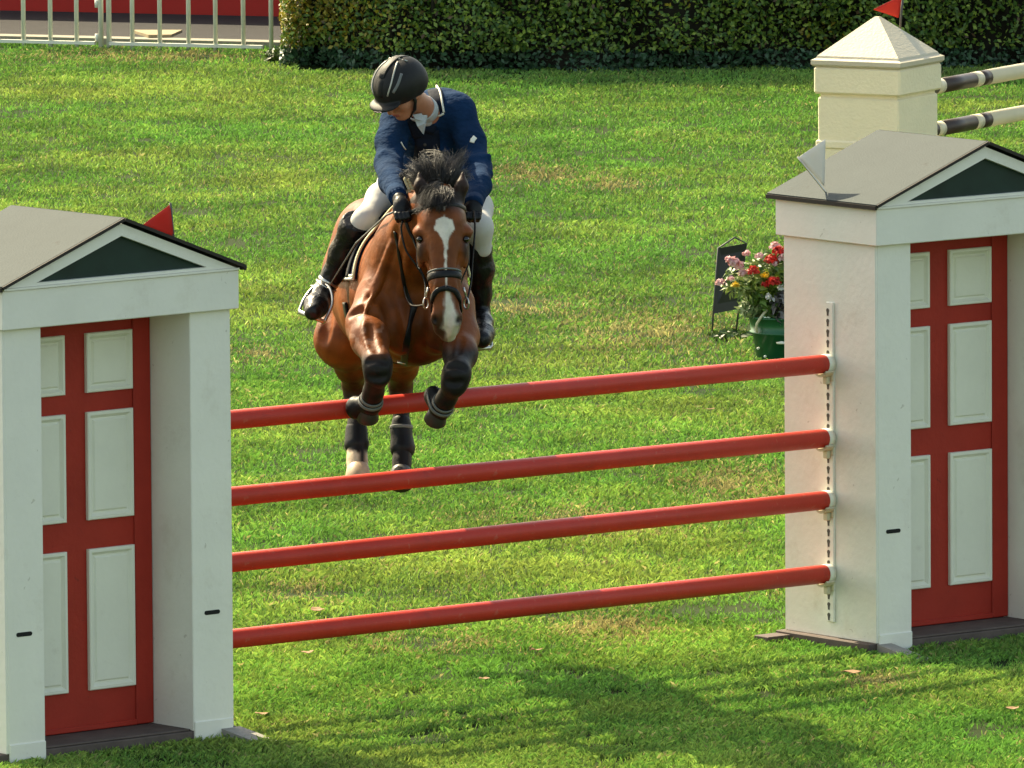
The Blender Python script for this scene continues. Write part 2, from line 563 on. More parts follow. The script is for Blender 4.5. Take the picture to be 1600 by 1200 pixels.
def noise2(x, y, seed, scale):
    """value noise on arrays"""
    r = np.random.default_rng(seed)
    T = r.random((256, 256))
    u, v = x*scale, y*scale
    i, j = np.floor(u).astype(int), np.floor(v).astype(int)
    a, b = u-i, v-j
    a = a*a*(3-2*a); b = b*b*(3-2*b)
    g = lambda p, q: T[p % 256, q % 256]
    return (g(i, j)*(1-a)+g(i+1, j)*a)*(1-b)+(g(i, j+1)*(1-a)+g(i+1, j+1)*a)*b

# ================================================================== THE SETTING
g = MB()
g.add([(-400, -60, 0), (400, -60, 0), (400, 700, 0), (-400, 700, 0)], [(0, 1, 2, 3)])
tag(g.build('ground', 'ground', base=(0, 55, 0)), kind='structure')

# roadway, kerb and red wall beyond the railings (line of the railings, a little askew)
FA, FB = G(37, 74), G(422, 83)
fd = unit((FB-FA)[:2]); fn = np.array([-fd[1], fd[0]])
def fpt(s, o, z=0.0):
    q = FA[:2]+fd*s+fn*o
    return (q[0], q[1], z)
def fbox(s0, s1, o0, o1, z0, z1):
    b = MB()
    v = [fpt(s0,o0,z0), fpt(s1,o0,z0), fpt(s1,o1,z0), fpt(s0,o1,z0), fpt(s0,o0,z1), fpt(s1,o0,z1), fpt(s1,o1,z1), fpt(s0,o1,z1)]
    b.add(v, [(3,2,1,0),(4,5,6,7),(0,1,5,4),(1,2,6,5),(2,3,7,6),(3,0,4,7)])
    return b
tag(fbox(-60, 60, 0.62, 3.25, -0.10, 0.012).build('road', 'asphalt'), kind='structure')
tag(fbox(-60, 60, 0.42, 0.618, -0.10, 0.05).build('kerb', 'kerb'), kind='structure')
tag(fbox(-60, 60, 3.26, 3.6, 0, 1.6).build('wall', 'wall_red'), 'low plain red wall beyond the grey road behind the railings', 'wall')
b = MB()
pl = [G(232, 69), G(268, 68.5), G(285, 61), G(205, 61)]
b.add([(p[0], p[1], 0.052) for p in pl]+[(p[0], p[1], 0.075) for p in pl], [(3,2,1,0),(4,5,6,7),(0,1,5,4),(1,2,6,5),(2,3,7,6),(3,0,4,7)])
tag(b.build('plank', 'board'), 'flat pale board lying on the kerb behind the railings', 'board')

# railings: every bar a part
fr = thing('metal_fence', 'cream metal railings with upright round bars before the red wall', 'fence', fpt(0, 0))
barx = [-3.5, 37, 79, 120, 207, 250, 295, 337, 380.5, 424]
prev = None
for px in barx:
    p = G(px, 74+(px-37)*9/385)
    MB().tube([(p[0], p[1], 0.0), (p[0], p[1], 1.15)], 0.0185, 10).build('bar', 'fence', fr, True)
for px in (158, 170.5):
    p = G(px, 74+(px-37)*9/385)
    MB().tube([(p[0], p[1], 0.0), (p[0], p[1], 1.2)], 0.021, 12).build('post', 'fence', fr, True)
ss = [((G(px, 76)[:2]-FA[:2])@fd) for px in (-60, 152, 177, 440)]
for a, c_ in ((ss[0], ss[1]), (ss[2], ss[3])):
    fbox(a, c_, -0.02, 0.02, 0.035, 0.06).build('bottom_rail', 'fence', fr)
    fbox(a, c_, -0.02, 0.02, 1.10, 1.14).build('top_rail', 'fence', fr)
hp_ = G(158, 76)
for z in (0.06, 0.33, 0.45):
    MB().tube([(hp_[0]-0.03, hp_[1]-0.03, z), (hp_[0]-0.03, hp_[1]-0.03, z+0.06)], 0.018, 8).build('hinge', 'fence', fr, True)

# ------------------------------------------------------------------ the hedge
def leaf_cloud(P, N, size, aspect=1.7, jitter=0.8, tip=True, cup=0.15):
    """P points, N mean facing; returns verts, faces (one bent leaf of 4 vertices, 2 triangles each)"""
    n = len(P)
    d = N+rng.normal(0, jitter, (n, 3)); d /= np.linalg.norm(d, axis=1)[:, None]
    r = rng.normal(0, 1, (n, 3)); a = np.cross(d, r); a /= np.linalg.norm(a, axis=1)[:, None]
    b = np.cross(d, a)
    s = size[:, None]
    L = s*aspect/2; Wd = s/2
    V = np.stack([P-a*L, P+b*Wd+d*cup*s, P+a*L, P-b*Wd+d*cup*s], 1).reshape(-1, 3)
    i = np.arange(n)*4
    F = np.concatenate([np.stack([i, i+1, i+2], 1), np.stack([i, i+2, i+3], 1)])
    return V, F

def quickmesh(name, V, F, m, col=None, parent=None, base=None, smooth=False):
    """fast triangle mesh"""
    V = np.asarray(V, dtype=np.float32); F = np.asarray(F, dtype=np.int32)
    me = bpy.data.meshes.new(name)
    o = bpy.data.objects.new(name, me)
    if parent is not None:
        o.parent = parent; V = V-np.array(origin_of(parent), dtype=np.float32)
    else:
        if base is None: base = (0, 0, 0)
        o.location = base; V = V-np.array(base, dtype=np.float32)
    me.vertices.add(len(V)); me.vertices.foreach_set('co', V.ravel())
    me.loops.add(F.size); me.loops.foreach_set('vertex_index', F.ravel())
    me.polygons.add(len(F)); me.polygons.foreach_set('loop_start', np.arange(0, F.size, F.shape[1], dtype=np.int32))
    me.update(calc_edges=True)
    if col is not None:
        a = me.color_attributes.new('Col', 'FLOAT_COLOR', 'POINT')
        cc = np.ones((len(V), 4), dtype=np.float32); cc[:, :3] = col
        a.data.foreach_set('color', cc.ravel())
    me.materials.append(M[m])
    if smooth: me.shade_smooth()
    C.objects.link(o)
    return o

HX0, HX1, HH, HT = -1.75, 7.5, 1.9, 1.3     # hedge: left end, right end, height, thickness
HY = 88.95
hb = (0.5*(HX0+HX1), HY+HT/2, 0)
hedge = thing('hedge', 'long clipped green hedge along the back of the lawn, golden at its end', 'hedge', hb)
def hedge_front(x, z):
    return HY+0.10*(noise2(x, z, 3, 1.1)-0.5)+0.34*(noise2(x, z, 4, 3.2)-0.5)+0.25*np.clip((0.14-z)/0.14, 0, 1)*0+np.where(x < -0.9, (-0.9-x)*0.95, 0)
n = 84000
x = rng.uniform(HX0, HX1, n); z = np.abs(rng.uniform(0.0, HH, n))
y = hedge_front(x, z)+rng.exponential(0.10, n)
P1 = np.stack([x, y, z], 1); N1 = np.tile([0, -0.9, 0.45], (n, 1))
n2 = 9000
y2 = rng.uniform(HY+0.5, HY+HT, n2); z2 = rng.uniform(0, HH, n2)
P2 = np.stack([HX0+rng.exponential(0.07, n2)+0.12*(noise2(y2, z2, 9, 2.5)-0.5), y2, z2], 1); N2 = np.tile([-0.9, -0.2, 0.4], (n2, 1))
n3 = 6000
P3 = np.stack([rng.uniform(HX0, HX1, n3), rng.uniform(HY, HY+HT, n3), HH-rng.exponential(0.06, n3)], 1); N3 = np.tile([0, -0.2, 1.0], (n3, 1))
Pn = np.concatenate([P1, P2, P3]); Nn = np.concatenate([N1, N2, N3])
cl = noise2(Pn[:, 0]*1.0, Pn[:, 2]*1.0+Pn[:, 1], 21, 3.0)
keep = rng.random(len(Pn)) < 0.15+1.05*cl
Pn, Nn, cl = Pn[keep], Nn[keep], cl[keep]
sz = rng.uniform(0.015, 0.034, len(Pn)); sz[Pn[:, 2] < 0.14] *= 1.05
V, F = leaf_cloud(Pn, Nn, sz, 1.7, 0.75)
t = rng.random(len(Pn))[:, None]
green = np.array([0.045, 0.115, 0.020])*(1-t**2)+np.array([0.30, 0.40, 0.06])*t**2
golden = np.array([0.34, 0.27, 0.035])*(0.45+0.75*t)
gz = np.clip((-0.65-Pn[:, 0])/0.8, 0, 1)*np.clip((Pn[:, 2]-0.08)/0.25, 0, 1)*0.62+0.16*(noise2(Pn[:, 0], Pn[:, 2], 33, 1.6) > 0.62)
pick = (rng.random(len(Pn)) < gz)[:, None]
col = np.where(pick, golden, green)
brown = (rng.random(len(Pn)) < 0.03)[:, None]
col = np.where(brown, np.array([0.11, 0.065, 0.03]), col)
ivy = (Pn[:, 2] < 0.16)[:, None]
col = np.where(ivy, np.array([0.030, 0.080, 0.035])*(0.6+t), col)
o = quickmesh('foliage', V, F, 'hedge', np.repeat(col, 4, 0), hedge); o['kind'] = 'stuff'
# woody inside: an uneven dark core and upright stems
gx = np.linspace(HX0+0.12, HX1-0.1, 90); gz_ = np.linspace(0, HH-0.12, 22)
XX, ZZ = np.meshgrid(gx, gz_, indexing='ij')
YY = hedge_front(XX, ZZ)+0.20+0.10*noise2(XX, ZZ, 41, 5)
V = np.stack([XX, YY, ZZ], -1).reshape(-1, 3)
idx = np.arange(V.shape[0]).reshape(90, 22)
F = np.stack([idx[:-1, :-1], idx[1:, :-1], idx[1:, 1:], idx[:-1, 1:]], -1).reshape(-1, 4)
kb = len(V)
V = np.concatenate([V, np.stack([XX, np.full_like(XX, HY+HT-0.1), ZZ], -1).reshape(-1, 3)])
F2 = F[:, ::-1]+kb
e = []
for i in range(89):
    e.append((idx[i, 21], idx[i+1, 21], idx[i+1, 21]+kb, idx[i, 21]+kb))
for j in range(21):
    e.append((idx[0, j], idx[0, j+1], idx[0, j+1]+kb, idx[0, j]+kb)); e.append((idx[89, j+1], idx[89, j], idx[89, j]+kb, idx[89, j+1]+kb))
quickmesh('branch_core', V, np.concatenate([F, F2, np.array(e)]), 'twig', None, hedge)
for i in range(26):
    x0 = HX0+0.15+i*0.35+rng.uniform(-.1, .1); y0 = HY+0.22
    if x0 < -0.9: y0 += (-0.9-x0)*0.95
    MB().tube([(x0, y0, 0), (x0+rng.uniform(-.06, .06), y0-0.06, 0.5), (x0+rng.uniform(-.12, .12), y0-0.05, 1.2)], [0.022, 0.016, 0.010], 6).build('stem', 'twig', hedge, True)
# weeds at the hedge's foot
def tuft(name, label, c, n, r, h, seed):
    rr = np.random.default_rng(seed)
    a = rr.uniform(0, 6.28, n); q = r*np.sqrt(rr.random(n))
    P = np.stack([c[0]+q*np.cos(a), c[1]+q*np.sin(a), h*rr.random(n)*(1-0.5*q/r)+0.01], 1)
    V, F = leaf_cloud(P, np.tile([0, -.5, .8], (n, 1)), rr.uniform(.02, .04, n), 2.0, .7)
    cc = np.array([0.045, 0.085, 0.016])*(0.6+0.8*rr.random((n, 1)))
    return tag(quickmesh(name, V, F, 'leafgreen', np.repeat(cc, 4, 0), base=(c[0], c[1], 0)), label, 'plant')
tuft('weed', 'low dark green weed at the end of the railings beside the hedge', G(448, 97), 420, 0.17, 0.13, 5)

# ================================================================== THE DOOR-SHAPED JUMP WINGS
WW, WP, TR, DJ, DD, EE, ZB, ZT, ZA = 1.314, 0.212, 1.082, 0.286, 0.70, 0.034, 2.0, 2.18, 2.47
def uvw(o, t, v, z):
    """point of a wing's own frame in the world"""
    c_, s_ = math.cos(o.rotation_euler.z), math.sin(o.rotation_euler.z)
    return np.array([o.location.x+c_*t-s_*v, o.location.y+s_*t+c_*v, z])

def door_wing(label, loc, rz, rails_side, cups):
    T = thing('door_wing', label, 'jump wing', (loc[0], loc[1], 0), rz, 'jump wings shaped like little houses')
    bl = lambda mb, name, m, par=T, sm=False: mb.build(name, m, par, sm, local=True)
    bl(MB().box(-0.055, WW+0.03, 0.006, DD+0.02, 0, 0.056, 0.004), 'base_plate', 'base')
    # pillars: front posts with deep reveals
    bl(MB().box(0, WP, 0, DJ+0.05, 0.0565, ZB, 0.004), 'pillar', 'white')
    bl(MB().box(TR, WW, 0, DJ+0.05, 0.0565, ZB, 0.004), 'pillar', 'white')
    for x0, x1 in ((0.002, WP-0.002), (TR+0.002, WW-0.002)):
        bl(MB().box(x0, x1, -0.008, 0.0055, 0.006, 0.10, 0.003), 'kick_board', 'white')
    bl(MB().box(-0.010, 0.02, 0.004, DD, 0.0565, ZB-0.001, 0.003), 'side_wall', 'white')
    bl(MB().box(WW-0.02, WW+0.010, 0.004, DD, 0.0565, ZB-0.001, 0.003), 'side_wall', 'white')
    bl(MB().box(0.021, WW-0.021, DD-0.03, DD-0.002, 0.0565, ZB-0.001), 'back_wall', 'white')
    bl(MB().box(WP+0.001, TR-0.001, 0.02, DJ+0.01, 0.0565, 0.066, 0.004), 'threshold', 'base')
    # door
    D = bl(MB().box(WP+0.002, TR-0.002, DJ+0.012, DJ+0.05, 0.068, ZB-0.001), 'door', 'door_red')
    sub = lambda mb, name, m: mb.build(name, m, D, local=True)
    sub(MB().box(TR-0.105, TR-0.003, DJ+0.002, DJ+0.011, 0.069, ZB-0.002, 0.004), 'door_stop', 'door_red')
    sub(MB().box(WP+0.003, TR-0.106, DJ-0.004, DJ+0.011, 0.069, 0.094, 0.004), 'weather_bar', 'door_red')
    for (x0, x1) in ((0.300, 0.570), (0.697, 0.967)):
        for (z0, z1) in ((0.255, 0.91), (1.045, 1.545), (1.635, 1.91)):
            m = MB()                                      # bordered raised panel: outer lip, sloping bevel, field
            yb, y1, y2 = DJ+0.011, DJ-0.010, DJ+0.002
            R = lambda i, y: [(x0+i, y, z0+i), (x1-i, y, z0+i), (x1-i, y, z1-i), (x0+i, y, z1-i)]
            rings = [R(0, yb), R(0, y1+0.004), R(0.004, y1), R(0.016, y1), R(0.030, y2+0.003), R(0.036, y2+0.003), R(0.044, y2-0.006)]
            v = [p for r_ in rings for p in r_]
            f = []
            for k in range(len(rings)-1):
                for j in range(4):
                    f.append((k*4+j, k*4+(j+1) % 4, (k+1)*4+(j+1) % 4, (k+1)*4+j))
            k = (len(rings)-1)*4
            f.append((k, k+1, k+2, k+3))
            m.add(v, f); sub(m, 'panel', 'panel')
    # entablature and gable
    bl(MB().box(-EE, WW+EE, -EE, DD+EE, ZB+0.0005, ZT, 0.004), 'lintel', 'white')
    xo0, xo1 = -0.05, WW+0.05
    xm = WW/2
    za = ZA-0.028
    zo = ZT+0.012
    outer = [(-0.015, zo), (WW+0.015, zo), (xm, za)]
    inner = [(0.16, zo+0.014), (WW-0.16, zo+0.014), (xm, za-0.056)]
    m = MB()
    yf, yb = -EE-0.004, -EE+0.022
    for y in (yf, yb):
        m.add([(a, y, b_) for a, b_ in outer+inner], [(0, 1, 4, 3), (1, 2, 5, 4), (2, 0, 3, 5)] if y == yf else [(3, 4, 1, 0), (4, 5, 2, 1), (5, 3, 0, 2)])
    m.f += [(0, 6, 7, 1), (1, 7, 8, 2), (2, 8, 6, 0), (3, 4, 10, 9), (4, 5, 11, 10), (5, 3, 9, 11)]
    bl(m, 'gable_frame', 'white')
    bl(MB().prism([(0.12, zo+0.003), (WW-0.12, zo+0.003), (xm, za-0.03)], yb+0.001, yb+0.015), 'gable_panel', 'gable')
    bl(MB().prism([(-0.01, zo), (WW+0.01, zo), (xm, za)], DD+0.0, DD+0.02), 'rear_gable', 'white')
    bl(MB().box(xo0+0.02, xo1-0.02, -EE-0.01, DD+0.06, ZT+0.001, ZT+0.011), 'cornice', 'white')
    # roof: two sloping sheets with dark edges
    for sgn in (-1, 1):
        xe = xo0 if sgn < 0 else xo1
        ze = ZT+0.012
        up = unit([-(ZA-ze)*(1 if sgn < 0 else -1), 0, abs(xm-xe)])
        e0, e1 = -EE-0.022, DD+0.072
        def q(x, z, y, lift): return (x+up[0]*lift, y, z+up[2]*lift)
        m = MB()
        v = [q(xe, ze, e0, .004), q(xm, ZA-0.012, e0, .004), q(xm, ZA-0.012, e1, .004), q(xe, ze, e1, .004),
             q(xe, ze, e0, .014), q(xm, ZA-0.012, e0, .014), q(xm, ZA-0.012, e1, .014), q(xe, ze, e1, .014)]
        F8 = [(3,2,1,0),(4,5,6,7),(0,1,5,4),(1,2,6,5),(2,3,7,6),(3,0,4,7)]
        m.add(v, F8 if sgn < 0 else [f_[::-1] for f_ in F8])
        r_ = bl(m, 'roof_slope', 'roof')
        m = MB()                                          # drip edge along the eave and the verge
        ex = xe-sgn*0.004
        m.box(min(xe, xe+sgn*0.012), max(xe, xe+sgn*0.012), e0-0.001, e1+0.001, ze-0.013, ze+0.007)
        m.build('eave_strip', 'trim', r_, local=True)
        m = MB()
        v = [q(xe, ze, e0-0.010, -.002), q(xm, ZA-0.012, e0-0.010, -.002), q(xm, ZA-0.012, e0-0.001, -.002), q(xe, ze, e0-0.001, -.002),
             q(xe, ze, e0-0.010, .0125), q(xm, ZA-0.012, e0-0.010, .0125), q(xm, ZA-0.012, e0-0.001, .0125), q(xe, ze, e0-0.001, .0125)]
        m.add(v, F8 if sgn < 0 else [f_[::-1] for f_ in F8])
        m.build('verge_strip', 'trim', r_, local=True)
    # hand slots in the posts
    for x in (0.095, TR+0.115):
        m = MB()
        pts = [(x-0.036+0.010*math.cos(a), 0.60+0.010*math.sin(a)) for a in np.linspace(math.pi/2, 1.5*math.pi, 7)] + \
              [(x+0.036+0.010*math.cos(a), 0.60+0.010*math.sin(a)) for a in np.linspace(-math.pi/2, math.pi/2, 7)]
        m.prism(pts, -0.0015, 0.012)
        bl(m, 'hand_slot', 'dark')
    # wedge feet
    for x0, x1, y0, y1 in ((-0.012, 0.075, -0.30, -0.002), (WW-0.075, WW+0.04, -0.34, -0.002)):
        m = MB().add([(x0, y0, 0), (x1, y0, 0), (x1, y1, 0), (x0, y1, 0), (x0, y0, 0.008), (x1, y0, 0.008), (x1, y1, 0.055), (x0, y1, 0.055)],
                     [(3,2,1,0),(4,5,6,7),(0,1,5,4),(1,2,6,5),(2,3,7,6),(3,0,4,7)])
        if x0 > 0.5 or rails_side == 'left': bl(m, 'foot_board', 'footwood')
    bl(MB().box(-0.20, -0.056, DD-0.10, DD+0.01, 0, 0.045, 0.003), 'foot_board', 'base')
    # keyhole track for the cups
    sgn = -1 if rails_side == 'left' else 1
    xs = -0.010 if sgn < 0 else WW+0.010
    b_ = lambda d0, d1: (xs+min(sgn*d0, sgn*d1), xs+max(sgn*d0, sgn*d1))
    v0 = 0.34
    X0, X1 = b_(-0.001, 0.012)
    tr = bl(MB().box(X0, X1, v0-0.028, v0+0.028, 0.13, 1.70, 0.004), 'cup_track', 'white')
    km = None
    for k in range(30):
        zc = 0.165+k*0.0515
        if km is None:
            m = MB()
            prof = [(0.011*math.cos(a), 0.011*math.sin(a)) for a in np.linspace(-0.25*math.pi, 1.25*math.pi, 9)] + [(-0.0055, -0.026), (0.0055, -0.026)]
            nn = len(prof)
            vv = [(sgn*0.0135, p_[0], p_[1]) for p_ in prof] + [(sgn*0.004, p_[0], p_[1]) for p_ in prof]
            ff = [tuple(range(nn)), tuple(range(2*nn-1, nn-1, -1))]+[(i, i+nn, (i+1) % nn+nn, (i+1) % nn) for i in range(nn)]
            m.add(vv, ff)
            km = m.build('keyhole', 'keyhole', tr, local=True); kh = km
        else:
            kh = km.copy(); C.objects.link(kh); kh.parent = tr
        kh.location = (xs, v0+0.010, zc)
    for zc in cups:
        m = MB()
        a0, a1 = b_(0.0125, 0.020)
        m.box(a0, a1, v0-0.034, v0+0.034, zc-0.085, zc-0.035, 0.003)
        n_ = 9                                            # shallow dish under the rail end
        for d0, d1 in ((0.021, 0.072),):
            A = []
            for xx in (xs+sgn*d0, xs+sgn*d1):
                for th in np.linspace(-0.95, 0.95, n_):
                    A.append((xx, v0+0.052*math.sin(th), zc-0.052*math.cos(th)))
                for th in np.linspace(0.95, -0.95, n_):
                    A.append((xx, v0+0.060*math.sin(th), zc-0.064*math.cos(th)))
            N_ = 2*n_
            ff = [(i, (i+1) % N_, (i+1) % N_+N_, i+N_) for i in range(N_)]
            for i in range(n_-1):
                ff.append((i, N_-1-i, N_-2-i, i+1)); ff.append((N_+i, N_+i+1, N_+N_-2-i, N_+N_-1-i))
            m.add(A, ff)
        # bracket knuckle below
        c0, c1 = b_(0.0205, 0.042)
        m.box(c0, c1, v0-0.017, v0+0.017, zc-0.10, zc-0.062, 0.004)
        bl(m, 'cup', 'cup', T, False)
    return T

RZR = (1.400, 1.036, 0.732, 0.370)
RZL = (1.435, 1.076, 0.766, 0.408)
WL = door_wing('x', (-2.30061, 52.01126), 0.70721, 'right', RZL)
WL['label'] = 'white house-shaped jump wing with red door, the one with no cream tower behind it'
WR = door_wing('x', (1.77202, 55.55718), 0.66647, 'left', RZR)
WR['label'] = 'white house-shaped jump wing with red door, white pennant on its grey roof'

# the four rails
names_r = ['topmost red rail of the jump, crossed by the horse', 'second red rail from the top of the jump',
           'third red rail from the top of the jump', 'lowest red rail of the jump, nearest the grass']
for i in range(4):
    A = uvw(WL, WW+0.030, 0.34, RZL[i]); B = uvw(WR, -0.030, 0.34, RZR[i])
    d = unit(B-A)
    m = MB().tube([A, A+d*0.004, B-d*0.004, B], [0.042, 0.0455, 0.0455, 0.042], 28)
    r_ = m.build('rail', 'rail_red', None, True, base=tuple((A+B)/2))
    tag(r_, names_r[i], 'rail', 'red rails of the jump')
    for E_, s_ in ((B, -1), (A, 1)):
        MB().tube([E_+d*s_*-0.008, E_+d*s_*0.030], 0.0472, 28).build('end_cap', 'panel', r_, True)

# ------------------------------------------------------------------ flags
def flag(name, label, m, pts, thick, stick, sr=0.006):
    b_ = MB().tube(stick, sr, 8)
    root = b_.build(name, 'wire' if m != 'flag_white' else 'steel', None, True, base=tuple(stick[0]))
    tag(root, label, 'flag')
    P = [np.asarray(p, float) for p in pts]
    nrm = unit(np.cross(P[1]-P[0], P[2]-P[0]))
    n_ = 8
    v = []; f = []; idm = {}
    for i in range(n_+1):
        for j in range(n_+1-i):
            a, b2 = i/n_, j/n_
            p = P[0]*(1-a-b2)+P[1]*a+P[2]*b2
            p = p+nrm*0.006*math.sin(7*a+3*b2)
            idm[i, j] = len(v); v.append(p)
    for i in range(n_):
        for j in range(n_-i):
            f.append((idm[i, j], idm[i+1, j], idm[i, j+1]))
            if i+j < n_-1: f.append((idm[i+1, j], idm[i+1, j+1], idm[i, j+1]))
    k = len(v)
    v2 = v+[p+nrm*thick for p in v]
    f2 = [q_[::-1] for q_ in f]+[tuple(i_+k for i_ in q_) for q_ in f]
    edge = [idm[i, 0] for i in range(n_+1)]+[idm[n_-j, j] for j in range(1, n_+1)]+[idm[0, n_-j] for j in range(1, n_)]
    for a, b2 in zip(edge, edge[1:]+edge[:1]): f2.append((a, b2, b2+k, a+k))
    obj('pennant', v2, f2, m, root, True)
    return root
lp = [uvw(WL, WW-0.20, 0.50, 2.25)]
yl = lp[0][1]
flag('flag', 'small red pennant rising behind the roof of the wing without a tower', 'flag_red',
     [W(266, 319, yl), W(222, 352, yl), W(272, 372, yl)], 0.003, [W(274, 400, yl), W(266, 317, yl)])
yr = uvw(WR, 0.1, 0.36, 2.3)[1]-0.02
flag('flag', 'white pennant on a bent wire stuck to the grey roof', 'flag_white',
     [W(1247, 246, yr), W(1290, 217, yr+0.03), W(1288, 291, yr)], 0.003, smooth_line([W(1293, 309, yr), W(1292, 303, yr), W(1285, 294, yr-0.01), W(1246, 245, yr-0.005)], 4), 0.0045)

# ================================================================== CREAM TOWER AND STRIPED POLES
TC = G(1406, 853)                                          # near corner of the tower
ta = math.radians(-28)
TWs = 0.47
tow = thing('jump_tower', 'cream rendered square jump tower with pyramid cap behind the white wing', 'jump wing', (TC[0], TC[1], 0), ta)
tb = lambda mb, name, m, par=None, sm=False: mb.build(name, m, par or tow, sm, local=True)
zc0 = W(1400, 103, TC[1])[2]
tb(MB().box(-TWs, 0, 0, TWs, 0.03, zc0-0.178, 0.008), 'shaft', 'cream')
zl = W(1400, 210, TC[1])[2]
tb(MB().box(-TWs-0.016, 0.016, -0.016, TWs+0.016, zc0-0.16, zc0-0.02, 0.01), 'cornice_block', 'cream')
tb(MB().box(-TWs+0.012, -0.012, 0.012, TWs-0.012, zc0-0.1775, zc0-0.1605), 'neck_block', 'cream')
tb(MB().box(-TWs-0.010, 0.010, -0.010, TWs+0.010, zl-0.09, zl-0.045, 0.008), 'band', 'cream')
tb(MB().box(-TWs-0.03, 0.03, -0.03, TWs+0.03, 0, 0.03, 0.004), 'base_plate', 'base')
ov = 0.026
h0 = zc0-0.018
m = MB()
rings = []
for (o_, z_) in ((ov-0.012, h0), (ov, h0+0.012), (ov, h0+0.034), (ov-0.02, h0+0.044), (0.0, h0+0.056), (-TWs/2+0.012, h0+0.250)):
    rings.append([(-TWs-o_, -o_, z_), (o_, -o_, z_), (o_, TWs+o_, z_), (-TWs-o_, TWs+o_, z_)])
v = [p for r_ in rings for p in r_]; f = [(3, 2, 1, 0)]
for k in range(len(rings)-1):
    for j in range(4): f.append((k*4+j, k*4+(j+1) % 4, (k+1)*4+(j+1) % 4, (k+1)*4+j))
k = (len(rings)-1)*4; f.append((k, k+1, k+2, k+3))
m.add(v, f); tb(m, 'cap', 'cream_cap')
# its red flag
yt = TC[1]+0.45
flag('flag', 'red pennant on top of the cream tower', 'flag_red', [W(1410, -8, yt), W(1364, 15, yt), W(1404, 28, yt)], 0.003, [W(1405, 60, yt), W(1411, -10, yt)])
# striped poles running back from the tower
pdir = np.array([-math.sin(ta), math.cos(ta), 0])
def tl(x_, y_, z_):
    c_, s_ = math.cos(ta), math.sin(ta)
    return np.array([TC[0]+c_*x_-s_*y_, TC[1]+s_*x_+c_*y_, z_])
for pyy, lab in ((140, 'upper cream and brown striped pole running back from the tower'), (207, 'lower cream and brown striped pole just above the grey roof')):
    z0 = W(1470, pyy, tl(-0.11, TWs, 0)[1])[2]
    A = tl(-0.115, TWs+0.03, z0)
    root = thing('striped_pole', lab, 'pole', tuple(A), 0, 'striped poles of the jump behind')
    segs = [(0, .155, 'pole_brown'), (.155, .235, 'pole_cream'), (.235, .62, 'pole_brown'), (.62, .70, 'pole_cream'), (.70, .80, 'pole_brown'), (.80, 2.6, 'pole_cream'), (2.6, 3.0, 'pole_brown'), (3.0, 3.5, 'pole_cream')]
    for s0, s1, mm in segs:
        r_ = 0.0405 if mm == 'pole_cream' else 0.0400
        MB().tube([A+pdir*s0, A+pdir*s1], r_, 24).build('band' if s1 < 2.7 else 'end_band', mm, root, True)
    m = MB().box(-0.155, -0.075, TWs, TWs+0.028, z0-0.09, z0-0.02, 0.004)
    tb(m, 'cup_plate', 'cup')
    tb(MB().tube([(-0.115, TWs+0.001, z0), (-0.115, TWs+0.0285, z0)], 0.062, 20), 'cup', 'cup', None, True)

# ================================================================== FLOWER TUB AND SIGN STAND
TU = G(1228, 560)
TU = np.array([TU[0], TU[1], 0])
tub = thing('flower_tub', 'green plastic tub of red and pink flowers half hidden behind the white wing', 'flower tub', tuple(TU))
def lathe(prof, c, n=32):
    v = []; f = []
    for r_, z_ in prof:
        for j in range(n):
            t_ = 2*math.pi*j/n
            v.append((c[0]+r_*math.cos(t_), c[1]+r_*math.sin(t_), c[2]+z_))
    for i in range(len(prof)-1):
        for j in range(n):
            f.append((i*n+j, i*n+(j+1) % n, (i+1)*n+(j+1) % n, (i+1)*n+j))
    return v, f
k = 68.8/18030
v, f = lathe([(0.0, .004), (0.170, .004), (0.176, .01), (0.200, .155), (0.216, .160), (0.218, .168), (0.208, .172), (0.222, .250), (0.230, .252), (0.230, .262), (0.214, .264), (0.205, .245), (0.0, .245)], TU)
obj('pot', v, f, 'tub', tub, True)
for dx, dz in ((-.165, .075), (-.125, .03)):
    MB().tube([TU+np.array([dx, -0.115-(.165-abs(dx))*.9, dz]), TU+np.array([dx-.006, -0.13-(.165-abs(dx))*.9, dz])], 0.008, 8).build('stud', 'panel', tub, True)
MB().tube(smooth_line([TU+np.array([-.175, -.135, .175]), TU+np.array([-.178, -.165, .22]), TU+np.array([-.15, -.175, .27]), TU+np.array([-.115, -.16, .31])], 5), 0.008, 8).build('handle', 'hose', tub, True)
MB().add(*lathe([(0.0, .0), (.03, .004), (.035, .012), (.0, .02)], TU+np.array([-.03, -.235, .11]), 10)).build('pale_disc', 'panel', tub, True)
# foliage: leaves per plant, flowers as heads of petals
def plant_leaves(c, n, rx, rz, size, c0, c1, name='leaves'):
    d = rng.normal(0, 1, (n, 3)); d /= np.linalg.norm(d, axis=1)[:, None]
    q = rng.random(n)**0.5
    P = c+d*q[:, None]*np.array([rx, rx, rz])
    N = d*0.6+np.array([0, -.3, .6])
    V, F = leaf_cloud(P, N, rng.uniform(*size, n), 2.6, .6)
    t_ = rng.random((n, 1))
    cc = np.array(c0)*(1-t_)+np.array(c1)*t_
    o = quickmesh(name, V, F, 'leafgreen', np.repeat(cc, 4, 0), tub); o['kind'] = 'stuff'
plant_leaves(TU+np.array([-.05, -.03, .36]), 700, .20, .13, (.016, .032), (.030, .085, .018), (.13, .24, .04))
plant_leaves(TU+np.array([-.06, -.08, .50]), 620, .19, .14, (.012, .028), (.06, .13, .02), (.22, .30, .05))
plant_leaves(TU+np.array([-.22, -.06, .47]), 420, .17, .12, (.014, .030), (.05, .11, .02), (.26, .33, .10))
plant_leaves(TU+np.array([-.02, -.06, .58]), 420, .20, .10, (.014, .030), (.05, .11, .02), (.26, .33, .10))
